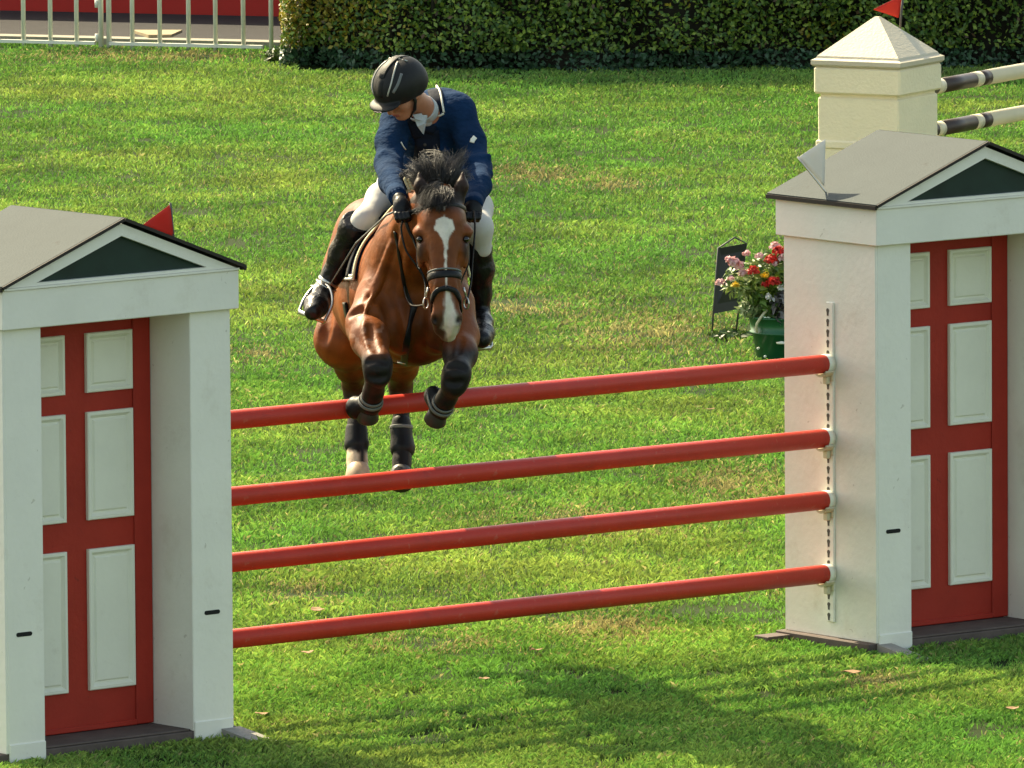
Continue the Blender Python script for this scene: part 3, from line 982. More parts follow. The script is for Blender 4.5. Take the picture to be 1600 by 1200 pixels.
plant_leaves(TU+np.array([-.20, -.06, .31]), 240, .09, .06, (.016, .028), (.10, .17, .06), (.30, .36, .17), 'trailing_leaves')
plant_leaves(TU+np.array([.00, -.20, .33]), 260, .09, .11, (.014, .030), (.035, .030, .035), (.20, .19, .20), 'grey_leaves')
def head_of(px, py, dy, r, n, c0, c1):
    p = W(px, py, TU[1]+dy)
    d = rng.normal(0, 1, (n, 3)); d[:, 2] = np.abs(d[:, 2]); d /= np.linalg.norm(d, axis=1)[:, None]
    P = p+d*r*rng.random((n, 1))**0.4
    V, F = leaf_cloud(P, d, rng.uniform(.016, .026, n), 1.3, .35)
    t_ = rng.random((n, 1)); cc = np.array(c0)*(1-t_)+np.array(c1)*t_
    quickmesh('flower', V, F, 'petal', np.repeat(cc, 4, 0), tub)
RED = ((.42, .012, .010), (.60, .03, .02)); PNK = ((.55, .26, .28), (.72, .50, .50)); YEL = ((.62, .34, .02), (.66, .50, .08)); WHT = ((.5, .5, .5), (.7, .7, .68))
for (px, py, dy, r, n_, cc) in ((1147, 413, -.20, .042, 60, PNK), (1140, 408, -.2, .03, 30, PNK), (1154, 418, -.18, .035, 40, PNK), (1126, 444, -.18, .032, 36, PNK), (1160, 430, -.22, .03, 30, PNK), (1142, 437, -.2, .02, 16, PNK),
        (1177, 426, -.25, .040, 80, RED), (1205, 409, -.2, .042, 80, RED), (1218, 396, -.18, .045, 80, RED), (1209, 443, -.27, .045, 90, RED), (1197, 446, -.26, .03, 40, RED),
        (1149, 447, -.24, .025, 30, YEL), (1195, 432, -.25, .03, 20, YEL), (1187, 402, -.15, .03, 24, PNK), (1166, 398, -.12, .025, 24, PNK), (1211, 388, -.12, .04, 44, PNK), (1224, 405, -.22, .03, 24, PNK), (1212, 413, -.23, .02, 12, PNK),
        (1222, 452, -.24, .028, 18, WHT), (1200, 465, -.25, .025, 14, WHT), (1206, 470, -.25, .02, 12, WHT), (1240, 400, -.1, .045, 60, RED), (1262, 420, -.1, .045, 60, PNK), (1250, 440, -.2, .045, 60, RED)):
    head_of(px, py, dy, r, n_, *cc)
# bits of trailing plant at the foot
tuft('weed', 'pale scrap of trailing leaves on the grass below the black sign stand', G(1140, 530), 150, 0.13, 0.05, 8)

# black sign board on a bent-rod stand
SB = [G(1112, 526), G(1150, 519)]
ysb = 0.5*(SB[0][1]+SB[1][1])
sg = thing('sign_stand', 'black blank sign board on thin bent rod legs beside the flower tub', 'sign', tuple(SB[0]))
tl_ = W(1122, 388, ysb); tr_ = W(1166, 380, ysb+0.1); tp = W(1148, 371, ysb+0.06)
def lerp(a, b, t_): return np.asarray(a)*(1-t_)+np.asarray(b)*t_
MB().tube([SB[0], lerp(SB[0], tl_, .5), tl_, tp, tr_, lerp(tr_, SB[1], .5), SB[1]], 0.006, 8).build('rod_frame', 'wire', sg, True)
bl_, br_ = lerp(tl_, SB[0], .74), lerp(tr_, SB[1], .74)
pn = unit(np.cross(np.array(tr_)-tl_, np.array(bl_)-tl_)); pn = pn if pn[1] < 0 else -pn
q4 = [np.array(p) for p in (tl_, tr_, br_, bl_)]
MB().add([p+pn*.008 for p in q4]+[p-pn*.004 for p in q4], [(0,1,2,3),(7,6,5,4),(0,4,5,1),(1,5,6,2),(2,6,7,3),(3,7,4,0)]).build('panel', 'black', sg)

# ================================================================== HORSE
def hw(*a): return W(*a)
H = Body(0.008)
# trunk
H.ell(hw(649, 478, 54.10), (0.235, 0.26, 0.285), k=.08)             # chest
H.ell(hw(636, 455, 54.42), (0.275, 0.36, 0.345), k=.10)
H.ell(hw(621, 462, 54.85), (0.290, 0.42, 0.345), k=.10)             # barrel
H.ell(hw(605, 450, 55.20), (0.280, 0.38, 0.325), k=.10)
H.ell(hw(586, 435, 55.58), (0.262, 0.34, 0.285), k=.10)             # croup
H.ell(hw(568, 470, 55.72), (0.170, 0.28, 0.30), k=.08)              # quarters
H.ell(hw(612, 470, 55.74), (0.165, 0.28, 0.30), k=.08)
H.chain([hw(648, 345, 54.35), hw(630, 350, 54.7), hw(605, 350, 55.2), hw(580, 360, 55.6), hw(562, 385, 55.92)], [.085, .10, .12, .13, .09], .12)
H.ell(hw(606, 455, 54.10), (0.105, 0.22, 0.26), k=.07)              # shoulders
H.ell(hw(695, 462, 54.05), (0.098, 0.22, 0.26), k=.07)
H.ell(hw(628, 512, 53.90), (0.10, 0.115, 0.13), k=.05)              # breast muscles
H.ell(hw(684, 510, 53.90), (0.10, 0.115, 0.13), k=.05)
# neck
H.chain([hw(645, 425, 54.20), hw(655, 385, 53.98), hw(670, 350, 53.76), hw(686, 325, 53.62)], [.235, .190, .150, .112], .08)
H.chain([hw(648, 340, 54.30), hw(664, 318, 54.0), hw(680, 303, 53.74)], [.10, .085, .075], .08)
# head
H.ell(hw(691, 345, 53.55), (.112, .120, .115), k=.04)
H.cone(hw(692, 352, 53.49), hw(695, 440, 53.40), .092, .066, .04)
H.cone(hw(695, 440, 53.40), hw(698, 492, 53.36), .066, .056, .04)
H.ell(hw(692, 392, 53.66), (.092, .135, .135), k=.05)               # cheeks
H.cone(hw(694, 430, 53.58), hw(698, 500, 53.45), .066, .045, .05)   # jaw bars
H.ell(hw(698, 500, 53.37), (.070, .068, .062), k=.035)              # muzzle
H.ell(hw(698, 515, 53.40), (.058, .055, .042), k=.03)
H.ell(hw(700, 526, 53.44), (.036, .04, .026), k=.025)               # chin
for sx in (-1, 1):
    cx = 692+sx*36
    H.ell(hw(cx, 362, 53.51), (.034, .045, .026), k=.03)            # brow
    H.ell(hw(692+sx*34, 392, 53.50), (.022, .06, .085), k=.04)      # cheek ridge
    H.ell(hw(698+sx*17, 497, 53.325), (.024, .022, .036), k=.02)    # nostril rim
    H.ell(hw(698+sx*18.5, 500, 53.300), (.0095, .03, .021), k=.012, sub=True)
    H.ell(hw(692+sx*37.5, 374, 53.452), (.017, .020, .018), k=.015, sub=True)
# ears
for (bx, by, tx, ty, sx) in ((663, 312, 655, 270, -1), (716, 312, 723, 270, 1)):
    a, b_, c_ = hw(bx, by, 53.60), hw((bx+tx)/2-sx*-2, (by+ty)/2, 53.60), hw(tx, ty, 53.62)
    H.chain([a, b_, c_], [.030, .030, .008], .02)
    H.ell(hw((bx+tx)/2+sx*1, (by+ty)/2+3, 53.555), (.014, .022, .055), k=.012, sub=True)
# fore legs: shoulder, elbow, knee, fetlock, hoof
def fore(pts, rads):
    H.chain([hw(*p) for p in pts], rads, .045)
fore([(596, 470, 53.98), (574, 505, 53.86), (578, 530, 53.72), (590, 568, 53.52)], [.13, .092, .084, .060])
fore([(590, 570, 53.52), (590, 585, 53.51), (584, 612, 53.60), (579, 630, 53.66), (576, 640, 53.67)], [.062, .052, .040, .046, .040])
fore([(702, 480, 53.98), (718, 525, 53.86), (719, 553, 53.70), (713, 583, 53.52)], [.125, .086, .074, .058])
fore([(714, 585, 53.52), (710, 600, 53.52), (698, 622, 53.60), (690, 636, 53.66), (685, 645, 53.67)], [.060, .050, .040, .046, .040])
H.ell(hw(564, 518, 53.86), (.05, .08, .08), k=.05)
# hind legs: stifle, hock, fetlock
H.chain([hw(552, 500, 55.58), hw(538, 530, 55.45), hw(549, 572, 55.62), hw(553, 602, 55.78)], [.18, .135, .070, .052], .06)
H.chain([hw(553, 602, 55.78), hw(555, 620, 55.77), hw(557, 668, 55.70), hw(558, 692, 55.67), hw(558, 718, 55.62), hw(559, 738, 55.58)], [.054, .046, .038, .050, .044, .056], .035)
H.chain([hw(612, 500, 55.62), hw(628, 535, 55.5), hw(628, 572, 55.66), hw(626, 602, 55.80)], [.17, .12, .070, .054], .06)
H.chain([hw(626, 602, 55.80), hw(627, 620, 55.79), hw(627, 668, 55.72), hw(629, 695, 55.69), hw(628, 722, 55.64), hw(627, 740, 55.60)], [.054, .046, .038, .048, .040, .046], .035)
# surface anatomy: creases and ridges laid on the first rough skin
H.res = 0.016
_v, _f = H.mesh()
H.res = 0.0075
RB = bvh_of(_v, _f)
def crease(pts, r, lift, sub=True, k=.02, y_max=99):
    L = smooth_line([np.array([a, b_, 0.0]) for a, b_ in pts], 4)
    Q = []
    for q_ in L:
        h_ = hit(RB, q_[0], q_[1], lift)
        if h_ is None or (Q and np.linalg.norm(h_[0]-Q[-1]) > .12): continue
        Q.append(h_[0])
    for _ in range(3):
        if len(Q) > 2: Q = [Q[0]]+[.5*Q[i_]+.25*(Q[i_-1]+Q[i_+1]) for i_ in range(1, len(Q)-1)]+[Q[-1]]
    for a, b_ in zip(Q, Q[1:]):
        H.cone(a, b_, r, r, k, sub)
for pts, r, lf_, k in (
        ([(620, 362), (606, 400), (592, 440), (582, 468)], .016, .008, .035),
        ([(655, 482), (652, 520), (650, 560)], .020, .010, .04),
        ([(602, 462), (614, 500), (622, 545)], .018, .009, .04),
        ([(548, 492), (562, 484), (582, 486), (602, 502), (612, 525)], .016, .008, .025),
        ([(578, 510), (582, 530), (589, 550)], .010, .005, .025),
        ([(700, 488), (692, 518), (690, 548)], .018, .009, .035),
        ([(722, 528), (716, 552)], .010, .005, .02),
        ([(664, 398), (672, 424)], .012, .005, .02), ([(721, 398), (716, 424)], .012, .005, .02),
        ([(505, 440), (512, 490), (506, 530)], .018, .008, .04), ([(530, 500), (514, 540), (528, 572)], .014, .007, .03),
        ([(575, 566), (590, 560), (604, 566)], .010, .005, .02), ([(577, 588), (590, 592), (603, 588)], .009, .005, .02),
        ([(702, 572), (713, 570), (726, 576)], .010, .005, .02), ([(699, 596), (710, 600), (722, 596)], .009, .005, .02)):
    crease(pts, r, lf_, True, k)
for pts, r, lf_ in (
        ([(612, 380), (598, 420), (582, 455)], .020, -.012), ([(660, 386), (668, 424)], .010, -.004), ([(725, 386), (720, 424)], .010, -.004),
        ([(640, 392), (632, 430), (628, 460)], .018, -.010), ([(571, 500), (567, 518), (574, 545)], .0060, -.001),
        ([(600, 425), (590, 450), (578, 470), (570, 488)], .006, -.001),
        ([(684, 440), (681, 465), (680, 485)], .007, -.002), ([(709, 440), (713, 465), (714, 485)], .007, -.002), ([(696, 360), (696, 420)], .010, -.006)):
    crease(pts, r, lf_, False, .018)
hv, hf = H.mesh()
# coat colours: bay with black points, white blaze, snip and one white pastern, plus painted chest shade
px, py = proj(hv)
Y = hv[:, 1]
nz = noise2(px*0.02, py*0.02+Y*3, 51, 3.0)
bay = np.array([0.178, 0.046, 0.0105])
dk = np.array([0.060, 0.020, 0.010])
col = bay*(0.62+0.55*nz+0.25*noise2(px, py, 53, .05))[:, None]
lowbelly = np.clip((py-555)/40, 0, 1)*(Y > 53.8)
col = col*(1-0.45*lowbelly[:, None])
breast = np.exp(-((px-668)/52)**2-((py-545)/62)**2)*(Y < 54.6)*(Y > 53.55)  # shade on the chest, painted into the coat colour
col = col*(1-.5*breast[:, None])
def blend(mask, c_):
    global col
    col = col*(1-mask[:, None])+np.array(c_)*mask[:, None]
sm = lambda e0, e1, x_: np.clip((x_-e0)/(e1-e0), 0, 1)**2*(3-2*np.clip((x_-e0)/(e1-e0), 0, 1))
BLK = (0.014, 0.012, 0.011)
foreL = (Y < 53.83) & (py > 470) & (px < 630)
foreR = (Y < 53.83) & (py > 500) & (px > 662) & (py > 530)
blend(foreL*sm(538, 566, py+6*(nz-.5)), BLK)
blend(foreL*(px < 600)*sm(500, 520, py)*(1-sm(540, 560, py))*(noise2(px, py, 61, .12) > .52)*.55, (.30, .17, .12))
blend(foreR*sm(528, 556, py+8*(nz-.5)), BLK)
hind = (Y > 55.2) & (py > 560)
blend(hind*sm(582, 628, py+8*(nz-.5)), BLK)
wp = hind & (px < 590)
blend(wp*sm(700, 708, py+9*(noise2(px, py, 71, .15)-.5))*(1-sm(-4, 4, np.abs(px-566)*-1+5-(py-700)*.05)*(py < 722)), (.62, .48, .34))
head = (Y < 53.60) & (py > 300) & (py < 535) & (px > 640) & (px < 745)
blend(head*sm(470, 505, py)*.75, (.045, .028, .022))
blend(head*sm(26, 36, np.abs(px-692))*sm(362, 374, py)*(1-sm(396, 416, py))*.9, BLK)       # dark round the eyes
blend(head*.22, (.06, .022, .010))
blend(head*(1-sm(320, 336, py))*.6, (.03, .017, .012))
e = noise2(px, py, 81, .16)*7-3.5
hwid = np.interp(py, [338, 343, 350, 358, 366, 376, 390, 430, 448, 452, 470, 486, 500, 512, 522], [0, 11, 15, 16, 9, 4.6, 2.0, 1.4, 1.4, 2.5, 5, 8, 11, 12, 7])
cxl = np.interp(py, [338, 376, 440, 480, 522], [694, 696, 697, 703, 706])
blend(head*(Y < 53.50)*sm(-1.2, 1.2, hwid-np.abs(px-cxl)+e*np.where(py < 390, .5, .35)), (.66, .60, .50))
blend(head*(Y < 53.46)*sm(-2, 3, hwid+4-np.abs(px-cxl)+e*.9)*(py > 446)*.38, (.52, .44, .38))
for nx in (680, 715):
    blend(head*np.exp(-((px-nx)/4.5)**2-((py-501)/7.0)**2)*.95, (.010, .008, .008))
ears = (py < 318) & (Y < 53.66) & (np.abs(px-690) > 16)
blend(ears*1.0*sm(318, 300, py) if False else ears*0.92, (.018, .014, .012))
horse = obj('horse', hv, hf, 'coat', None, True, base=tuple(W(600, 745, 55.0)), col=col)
tag(horse, 'bay horse with white blaze and black legs jumping over the red rails', 'horse')
HB = bvh_of(hv, hf)
for sx in (-1, 1):
    v, f = lathe([(0.001, -.017), (.010, -.014), (.016, -.007), (.018, 0), (.016, .007), (.010, .014), (.001, .017)], hw(692+sx*35.5, 374, 53.468), 14)
    obj('eye', v, f, 'eye', horse, True)
# hooves
def hoof(top, tip, r0, r1, m='hoof'):
    a, b_ = hw(*top), hw(*tip)
    MB().tube([a, lerp(a, b_, .15), lerp(a, b_, .9), b_], [r0*.9, r0, r1, r1*.9], 18).build('hoof', m, horse, True)
hoof((576, 637, 53.66), (574, 655, 53.70), .044, .054)
hoof((685, 642, 53.66), (679, 659, 53.70), .044, .054)
hoof((559, 729, 55.60), (560, 757, 55.52), .056, .070, 'hoof_pale')
hoof((627, 733, 55.62), (627, 757, 55.54), .050, .064)
# hair: mane blown up behind the ears, forelock, tail
def hair(name, roots, tips, nper, spread, r0, seed, bend=None, m='manegrey', droop=0.0):
    rr = np.random.default_rng(seed)
    mb = MB()
    for (a, b_) in zip(roots, tips):
        for k in range(nper):
            p0 = a+rr.normal(0, spread*.35, 3); p2 = b_+rr.normal(0, spread, 3)
            mid = lerp(p0, p2, .5)+rr.normal(0, spread*.55, 3)+(0 if bend is None else bend)
            p3 = p2+rr.normal(0, spread*.6, 3)+np.array([0, 0, -droop])
            L = smooth_line([p0, mid, p2, p3], 4)
            n_ = len(L)
            mb.tube(L, [r0*(1-.85*i/(n_-1)) for i in range(n_)], 4, cap=False)
    o = mb.build(name, m, horse, True); o['kind'] = 'stuff'
    return o
def locks(name, guides, copies, nper, jit, s0, s1, r0, seed):
    rr = np.random.default_rng(seed)
    mb = MB()
    for gd in guides:
        for c_ in range(copies):
            pts = [hw(*p)+rr.normal(0, jit, 3)*(.25+.75*i_/(len(gd)-1)) for i_, p in enumerate(gd)]
            pts[-1] = pts[-1]+(pts[-1]-pts[-2])*rr.uniform(-.5, .35)
            L = np.array(smooth_line(pts, 4)); n_ = len(L); tt = np.linspace(0, 1, n_)
            ph = rr.uniform(0, 6.28); tail_ = rr.normal(0, 1, 3)
            for k_ in range(nper):
                o_ = rr.normal(0, 1, 3); w_ = rr.normal(0, 1, 3)
                fr_ = rr.uniform(.65, 1.0)
                Q = L+np.outer(s0+(s1-s0)*np.sin(tt*2.6)*1.0, o_)+np.outer(.006*np.sin(tt*5+ph)*tt, w_+tail_)
                m_ = max(4, int(n_*fr_))
                mb.tube(list(Q[:m_]), [r0*(1-.8*q_/(m_-1)) for q_ in range(m_)], 3, cap=False)
    o = mb.build(name, 'manegrey', horse, True); o['kind'] = 'stuff'
    return o
locks('mane', [
    [(684, 306, 53.70), (670, 280, 53.68), (654, 262, 53.72), (638, 250, 53.78)],
    [(682, 306, 53.72), (664, 284, 53.70), (646, 270, 53.74), (634, 264, 53.80)],
    [(687, 302, 53.68), (680, 276, 53.66), (668, 254, 53.70), (652, 243, 53.78)],
    [(690, 302, 53.66), (689, 276, 53.66), (684, 254, 53.70), (674, 238, 53.78)],
    [(690, 304, 53.70), (694, 278, 53.70), (700, 256, 53.76), (702, 240, 53.84)],
    [(692, 302, 53.68), (704, 276, 53.68), (716, 258, 53.74), (728, 250, 53.82)],
    [(694, 304, 53.70), (708, 282, 53.70), (724, 270, 53.76), (732, 276, 53.82)],
    [(692, 300, 53.70), (704, 270, 53.72), (718, 248, 53.80), (727, 232, 53.88)],
    [(676, 312, 53.84), (662, 292, 53.84), (650, 280, 53.88), (642, 280, 53.92)],
    [(668, 316, 53.98), (660, 292, 53.98), (656, 270, 54.02), (650, 262, 54.08)]], 7, 34, .017, .006, .011, .0014, 3)
locks('forelock', [
    [(690, 296, 53.62), (684, 298, 53.50), (676, 314, 53.43), (668, 334, 53.42)],
    [(688, 296, 53.62), (676, 300, 53.52), (662, 318, 53.46), (652, 336, 53.45)],
    [(692, 296, 53.62), (690, 300, 53.48), (688, 318, 53.42), (684, 334, 53.41)],
    [(694, 296, 53.62), (698, 300, 53.50), (704, 314, 53.43), (706, 326, 53.42)],
    [(690, 298, 53.62), (682, 292, 53.54), (668, 300, 53.48), (656, 318, 53.47)]], 6, 46, .012, .007, .011, .0016, 4)
roots = [hw(562, 388, 55.98)]*10; tips = [hw(575+random.uniform(-14, 14), 520, 56.30) for _ in range(10)]
hair('tail', roots, tips, 30, .03, .004, 5, np.array([0, .18, .12]), droop=.12)
hair('mane_side', [hw(660, 312, 53.85+.02*i) for i in range(9)], [hw(634+random.uniform(-6, 8), 282+random.uniform(-12, 12), 53.85) for _ in range(9)], 40, .010, .0015, 6, np.array([0, -.02, .04]))
mb = MB()
for i in range(7):                                              # plaited cord of the mane
    for sgn in (-1, 1):
        c_ = hw(636+i*1.6+sgn*3.2, 281+i*3.7+sgn*.8, 53.74)
        mb.add(*lathe([(.001, -.012), (.005, -.008), (.0075, 0), (.005, .008), (.001, .012)], c_, 8))
mb.build('plait', 'plait', horse, True)

# leg boots
def leg_boot(label, pts, rads, straps, hollow=None):
    b_ = Body(0.006)
    b_.chain([hw(*p) for p in pts], rads, .02)
    if hollow:
        b_.ell(hw(*hollow[0]), hollow[1], k=.03)
        b_.cone(hw(*pts[-1]), hw(*hollow[0]), .046, .034, .03)
    v, f = b_.mesh()
    o = obj('leg_boot', v, f, 'neoprene', None, True)
    tag(o, label, 'leg boot', 'protective boots on the legs of the horse')
    bb = bvh_of(v, f)
    for (c0, c1) in straps:
        A, B = hw(*c0), hw(*c1)
        ax_ = unit(B-A)
        loop(bb, (A+B)/2, ax_, .016, .004, 'strap', 'strap_grey', o, 0.2)
    return o
def loop(bvh, c_, axis, width, thick, name, m, parent, R=.5, n=36, a0=0, a1=2*math.pi, build=True, ref=None, lift=0.001):
    axis = unit(axis)
    u_ = np.cross(axis, [0, 0, 1.0]) if ref is None else np.asarray(ref, float)
    u_ = u_-axis*(u_@axis); u_ = unit(u_); v_ = np.cross(axis, u_)
    P = []; N = []
    full = abs(a1-a0) > 6.2
    for i in range(n):
        t_ = a0+(a1-a0)*i/(n if full else n-1)
        d = math.cos(t_)*u_+math.sin(t_)*v_
        r_ = bvh.ray_cast(V3(c_+d*R), V3(-d), R)
        if r_[0] is None: continue
        P.append(np.array(r_[0])+d*lift); N.append(d)
    if len(P) < 3: return None
    # relax
    for _ in range(3):
        Q = [p.copy() for p in P]
        for i in range(len(P)):
            if not full and i in (0, len(P)-1): continue
            Q[i] = .5*P[i]+.25*(P[i-1]+P[(i+1) % len(P)])
        P = Q
    mb = MB().strap(P, N, width, thick, closed=full)
    if not build: return mb, P, N
    return mb.build(name, m, parent, True)
leg_boot('black boot on the raised foreleg farther from the muzzle', [(587, 592, 53.52), (583, 612, 53.595), (579, 631, 53.655)], [.050, .046, .051], [((584, 612, 53.60), (579, 630, 53.66)), ((581, 622, 53.63), (579, 634, 53.66))], ((555, 637, 53.71), (.042, .05, .054)))
leg_boot('black boot on the raised foreleg under the muzzle', [(707, 603, 53.53), (697, 623, 53.60), (689, 637, 53.655)], [.047, .045, .051], [((698, 622, 53.60), (690, 636, 53.66)), ((692, 632, 53.63), (687, 642, 53.66))], ((677, 619, 53.71), (.040, .05, .048)))
leg_boot('black boot on the hind leg with the pale pastern', [(557, 672, 55.70), (557, 694, 55.665)], [.054, .060], [])
leg_boot('black boot on the all-black hind leg', [(627, 660, 55.73), (627, 672, 55.72), (629, 700, 55.685)], [.046, .050, .062], [((627, 655, 55.73), (627, 680, 55.71))])

# ------------------------------------------------------------------ tack
bridle = thing('bridle', 'dark leather bridle with noseband and bit on the head of the horse', 'bridle', tuple(W(698, 470, 53.4)))
hax = unit(hw(698, 500, 53.40)-hw(691, 345, 53.56))
loop(HB, hw(695, 440, 53.48), hax, .036, .013, 'noseband', 'leather', bridle, .3)
loop(HB, hw(694, 432, 53.49), hax, .008, .016, 'noseband_padding', 'strap_grey', bridle, .3)
for sx in (-1, 1):
    P = []; N = []
    for q_ in smooth_line([hw(697, 450, 53.30), hw(697+sx*14, 455, 53.31), hw(697+sx*26, 468, 53.34), hw(697+sx*32, 484, 53.42), hw(697+sx*28, 500, 53.50), hw(697+sx*14, 512, 53.55)], 5):
        a, n_ = near(HB, q_, .003); P.append(a); N.append(n_)
    MB().strap(P, N, .024, .010).build('flash_strap', 'leather', bridle, True)
bax = unit(hax+np.array([0, .05, 0]))
loop(HB, hw(691, 331, 53.62), bax, .022, .007, 'browband', 'leather', bridle, .3, a0=math.radians(-100), a1=math.radians(100), ref=(0, -1, 0))
for sx in (-1, 1):
    P = []; N = []
    for i in range(13):
        t_ = i/12
        p = lerp(hw(691+sx*60, 318, 53.66), hw(698+sx*50, 462, 53.47), t_)
        q_, n_ = near(HB, p, .002); P.append(q_); N.append(n_)
    MB().strap(P, N, .016, .005).build('cheekpiece', 'leather', bridle, True)
    rc = hw(697+sx*31.5, 474, 53.43)
    ringp = [rc+np.array([0.006*sx*math.sin(2*t_), .034*math.cos(t_), .034*math.sin(t_)])@np.array([[math.cos(.7*sx), math.sin(.7*sx), 0], [-math.sin(.7*sx), math.cos(.7*sx), 0], [0, 0, 1]]) for t_ in np.linspace(0, 2*math.pi, 21)]
    ringp = [rc+np.array([sx*.012*math.cos(t_), -.010*math.cos(t_), .026*math.sin(t_)]) for t_ in np.linspace(0, 2*math.pi, 21)]
    MB().tube(ringp, .0042, 6, cap=False).build('bit_ring', 'steel', bridle, True)
    MB().tube([rc+np.array([0, 0, .03]), rc+np.array([-sx*.012, -.01, .075])], .006, 6).build('bit_shank', 'steel', bridle, True)
# reins to the hands
HR, HL = hw(629, 338, 53.59), hw(741, 330, 53.75)
MB().tube(smooth_line([HR+np.array([.0, -.01, -.02]), hw(627, 360, 53.58), hw(634, 390, 53.56), hw(650, 414, 53.54), hw(664, 440, 53.52), hw(664, 474, 53.44)], 7), .0048, 6).build('rein', 'leather', bridle, True)
MB().tube(smooth_line([hw(664, 476, 53.45), hw(650, 478, 53.56), hw(640, 474, 53.70), hw(632, 450, 53.82), hw(633, 400, 53.88), hw(634, 360, 53.9)], 7), .0042, 6).build('rein', 'leather', bridle, True)
MB().tube(smooth_line([HL, hw(742, 360, 53.66), hw(738, 410, 53.60), hw(736, 440, 53.55), hw(729, 474, 53.44)], 7), .0048, 6).build('rein', 'leather', bridle, True)
# breastplate
bp = thing('breastplate', 'black leather breastplate straps across the chest of the horse', 'harness', tuple(W(634, 520, 53.8)))
def proj_strap(name, pts, width, parent, m='leather', thick=.005, bvh=None, nseg=5):
    P = []; N = []
    L = smooth_line([np.array([a, b_, 0.0]) for a, b_ in pts], nseg)
    for q_ in L:
        h_ = hit(bvh or HB, q_[0], q_[1], .002)
        if h_ is None: continue
        if P and abs(h_[0][1]-P[-1][1]) > .16: continue
        P.append(h_[0]); N.append(h_[1])
    if len(P) < 2: return None
    for _ in range(2):
        P = [P[0]]+[.5*P[i]+.25*(P[i-1]+P[i+1]) for i in range(1, len(P)-1)]+[P[-1]]
    return MB().strap(P, N, width, thick).build(name, m, parent, True)
proj_strap('chest_strap', [(647, 478), (641, 500), (636, 530), (632, 560), (630, 582)], .034, bp)
proj_strap('neck_strap', [(645, 482), (634, 455), (628, 420), (622, 385), (618, 362)], .018, bp)
proj_strap('buckle', [(622, 565), (634, 567)], .008, bp, 'steel')

# saddle cloth, saddle, girth
A0, A1 = hw(640, 440, 54.3), hw(600, 440, 55.2)
def wrap(name, m, parent, fy, f1, th0, th1, lift, thick, ny=10, nt_=34):
    """sheet laid over the barrel; fy(theta) front distance, f1(theta) rear distance, theta from the top"""
    top = []; P = np.zeros((nt_, ny, 3)); N = np.zeros((nt_, ny, 3))
    axd = unit(A1-A0)
    u_ = np.array([0, 0, 1.0]); u_ = unit(u_-axd*(u_@axd)); v_ = np.cross(axd, u_)
    for i in range(nt_):
        th = th0+(th1-th0)*i/(nt_-1)
        d = math.cos(th)*u_+math.sin(th)*v_
        for j in range(ny):
            yy = fy(th)+(f1(th)-fy(th))*j/(ny-1)
            c_ = A0+(A1-A0)*((yy-A0[1])/(A1[1]-A0[1]))
            r_ = HB.ray_cast(V3(c_+d*.9), V3(-d), .9)
            P[i, j] = np.array(r_[0]) if r_[0] else c_+d*.3
            N[i, j] = d
    for _ in range(4):
        Q = P.copy(); Q[1:-1] = .5*P[1:-1]+.25*(P[:-2]+P[2:]); P = Q
    vo = (P+N*(lift+thick)).reshape(-1, 3); vi = (P+N*lift).reshape(-1, 3)
    idx = np.arange(nt_*ny).reshape(nt_, ny)
    F = [tuple(q) for q in np.stack([idx[:-1, :-1], idx[1:, :-1], idx[1:, 1:], idx[:-1, 1:]], -1).reshape(-1, 4)]
    k_ = nt_*ny
    F2 = [tuple(i_+k_ for i_ in q[::-1]) for q in F]
    rim = list(idx[0])+list(idx[1:, -1])+list(idx[-1, ::-1][1:])+list(idx[::-1, 0][1:-1])
    F3 = [(a, b_, b_+k_, a+k_) for a, b_ in zip(rim, rim[1:]+rim[:1])]
    o = obj(name, np.concatenate([vo, vi]), F+F2+F3, m, parent, True)
    return o, P+N*(lift+thick), N
pad = thing('saddle_pad', 'navy saddle cloth with pale piped edge under the saddle', 'saddle pad', tuple(W(620, 345, 54.7)))
th_m = 1.50
fy = lambda th: 54.38-.16*math.sin(abs(th))
f1 = lambda th: 55.02+.05*abs(math.sin(th))
o, PP, NN = wrap('cloth', 'pad', pad, fy, f1, -th_m, th_m, .004, .012)
for cname, mm, jj, dr in (('piping', 'gold', 0, 0.0), ('piping', 'pipe', 1, .0)):
    line = [PP[i, jj]+NN[i, jj]*.004 for i in range(PP.shape[0])]
    if jj == 1: line = [lerp(PP[i, 0], PP[i, 1], .45)+NN[i, 0]*.003 for i in range(PP.shape[0])]
    MB().tube(line, .0065 if jj == 0 else .0035, 6).build(cname, mm, pad, True)
for i0 in (0, PP.shape[0]-1):
    MB().tube([PP[i0, j]+NN[i0, j]*.004 for j in range(PP.shape[1])], .008, 6).build('piping', 'pipe', pad, True)
    i1 = 1 if i0 == 0 else PP.shape[0]-2
    MB().tube([lerp(PP[i0, j], PP[i1, j], .6)+NN[i0, j]*.003 for j in range(PP.shape[1])], .006, 6).build('piping', 'pipe', pad, True)
sad = thing('saddle', 'black jumping saddle with girth and steel stirrups under the rider', 'saddle', tuple(W(632, 340, 54.75)))
b_ = Body(.008)
b_.chain([hw(645, 322, 54.42), hw(638, 338, 54.62), hw(630, 330, 54.95)], [.07, .10, .10], .05)
b_.ell(hw(630, 324, 55.0), (.17, .07, .06), k=.05)
v, f = b_.mesh(); obj('seat', v, f, 'leather', sad, True)
wrap('flap', 'leather', sad, lambda th: 54.47-.12*math.sin(abs(th)), lambda th: 54.88, -1.50, -.25, .018, .008, 8, 18)
wrap('flap', 'leather', sad, lambda th: 54.47-.12*math.sin(abs(th)), lambda th: 54.88, .25, 1.50, .018, .008, 8, 18)
loop(HB, hw(625, 455, 54.66), A1-A0, .095, .010, 'girth', 'leather', sad, .9, 60, math.radians(100), math.radians(260), ref=(0, 0, 1))

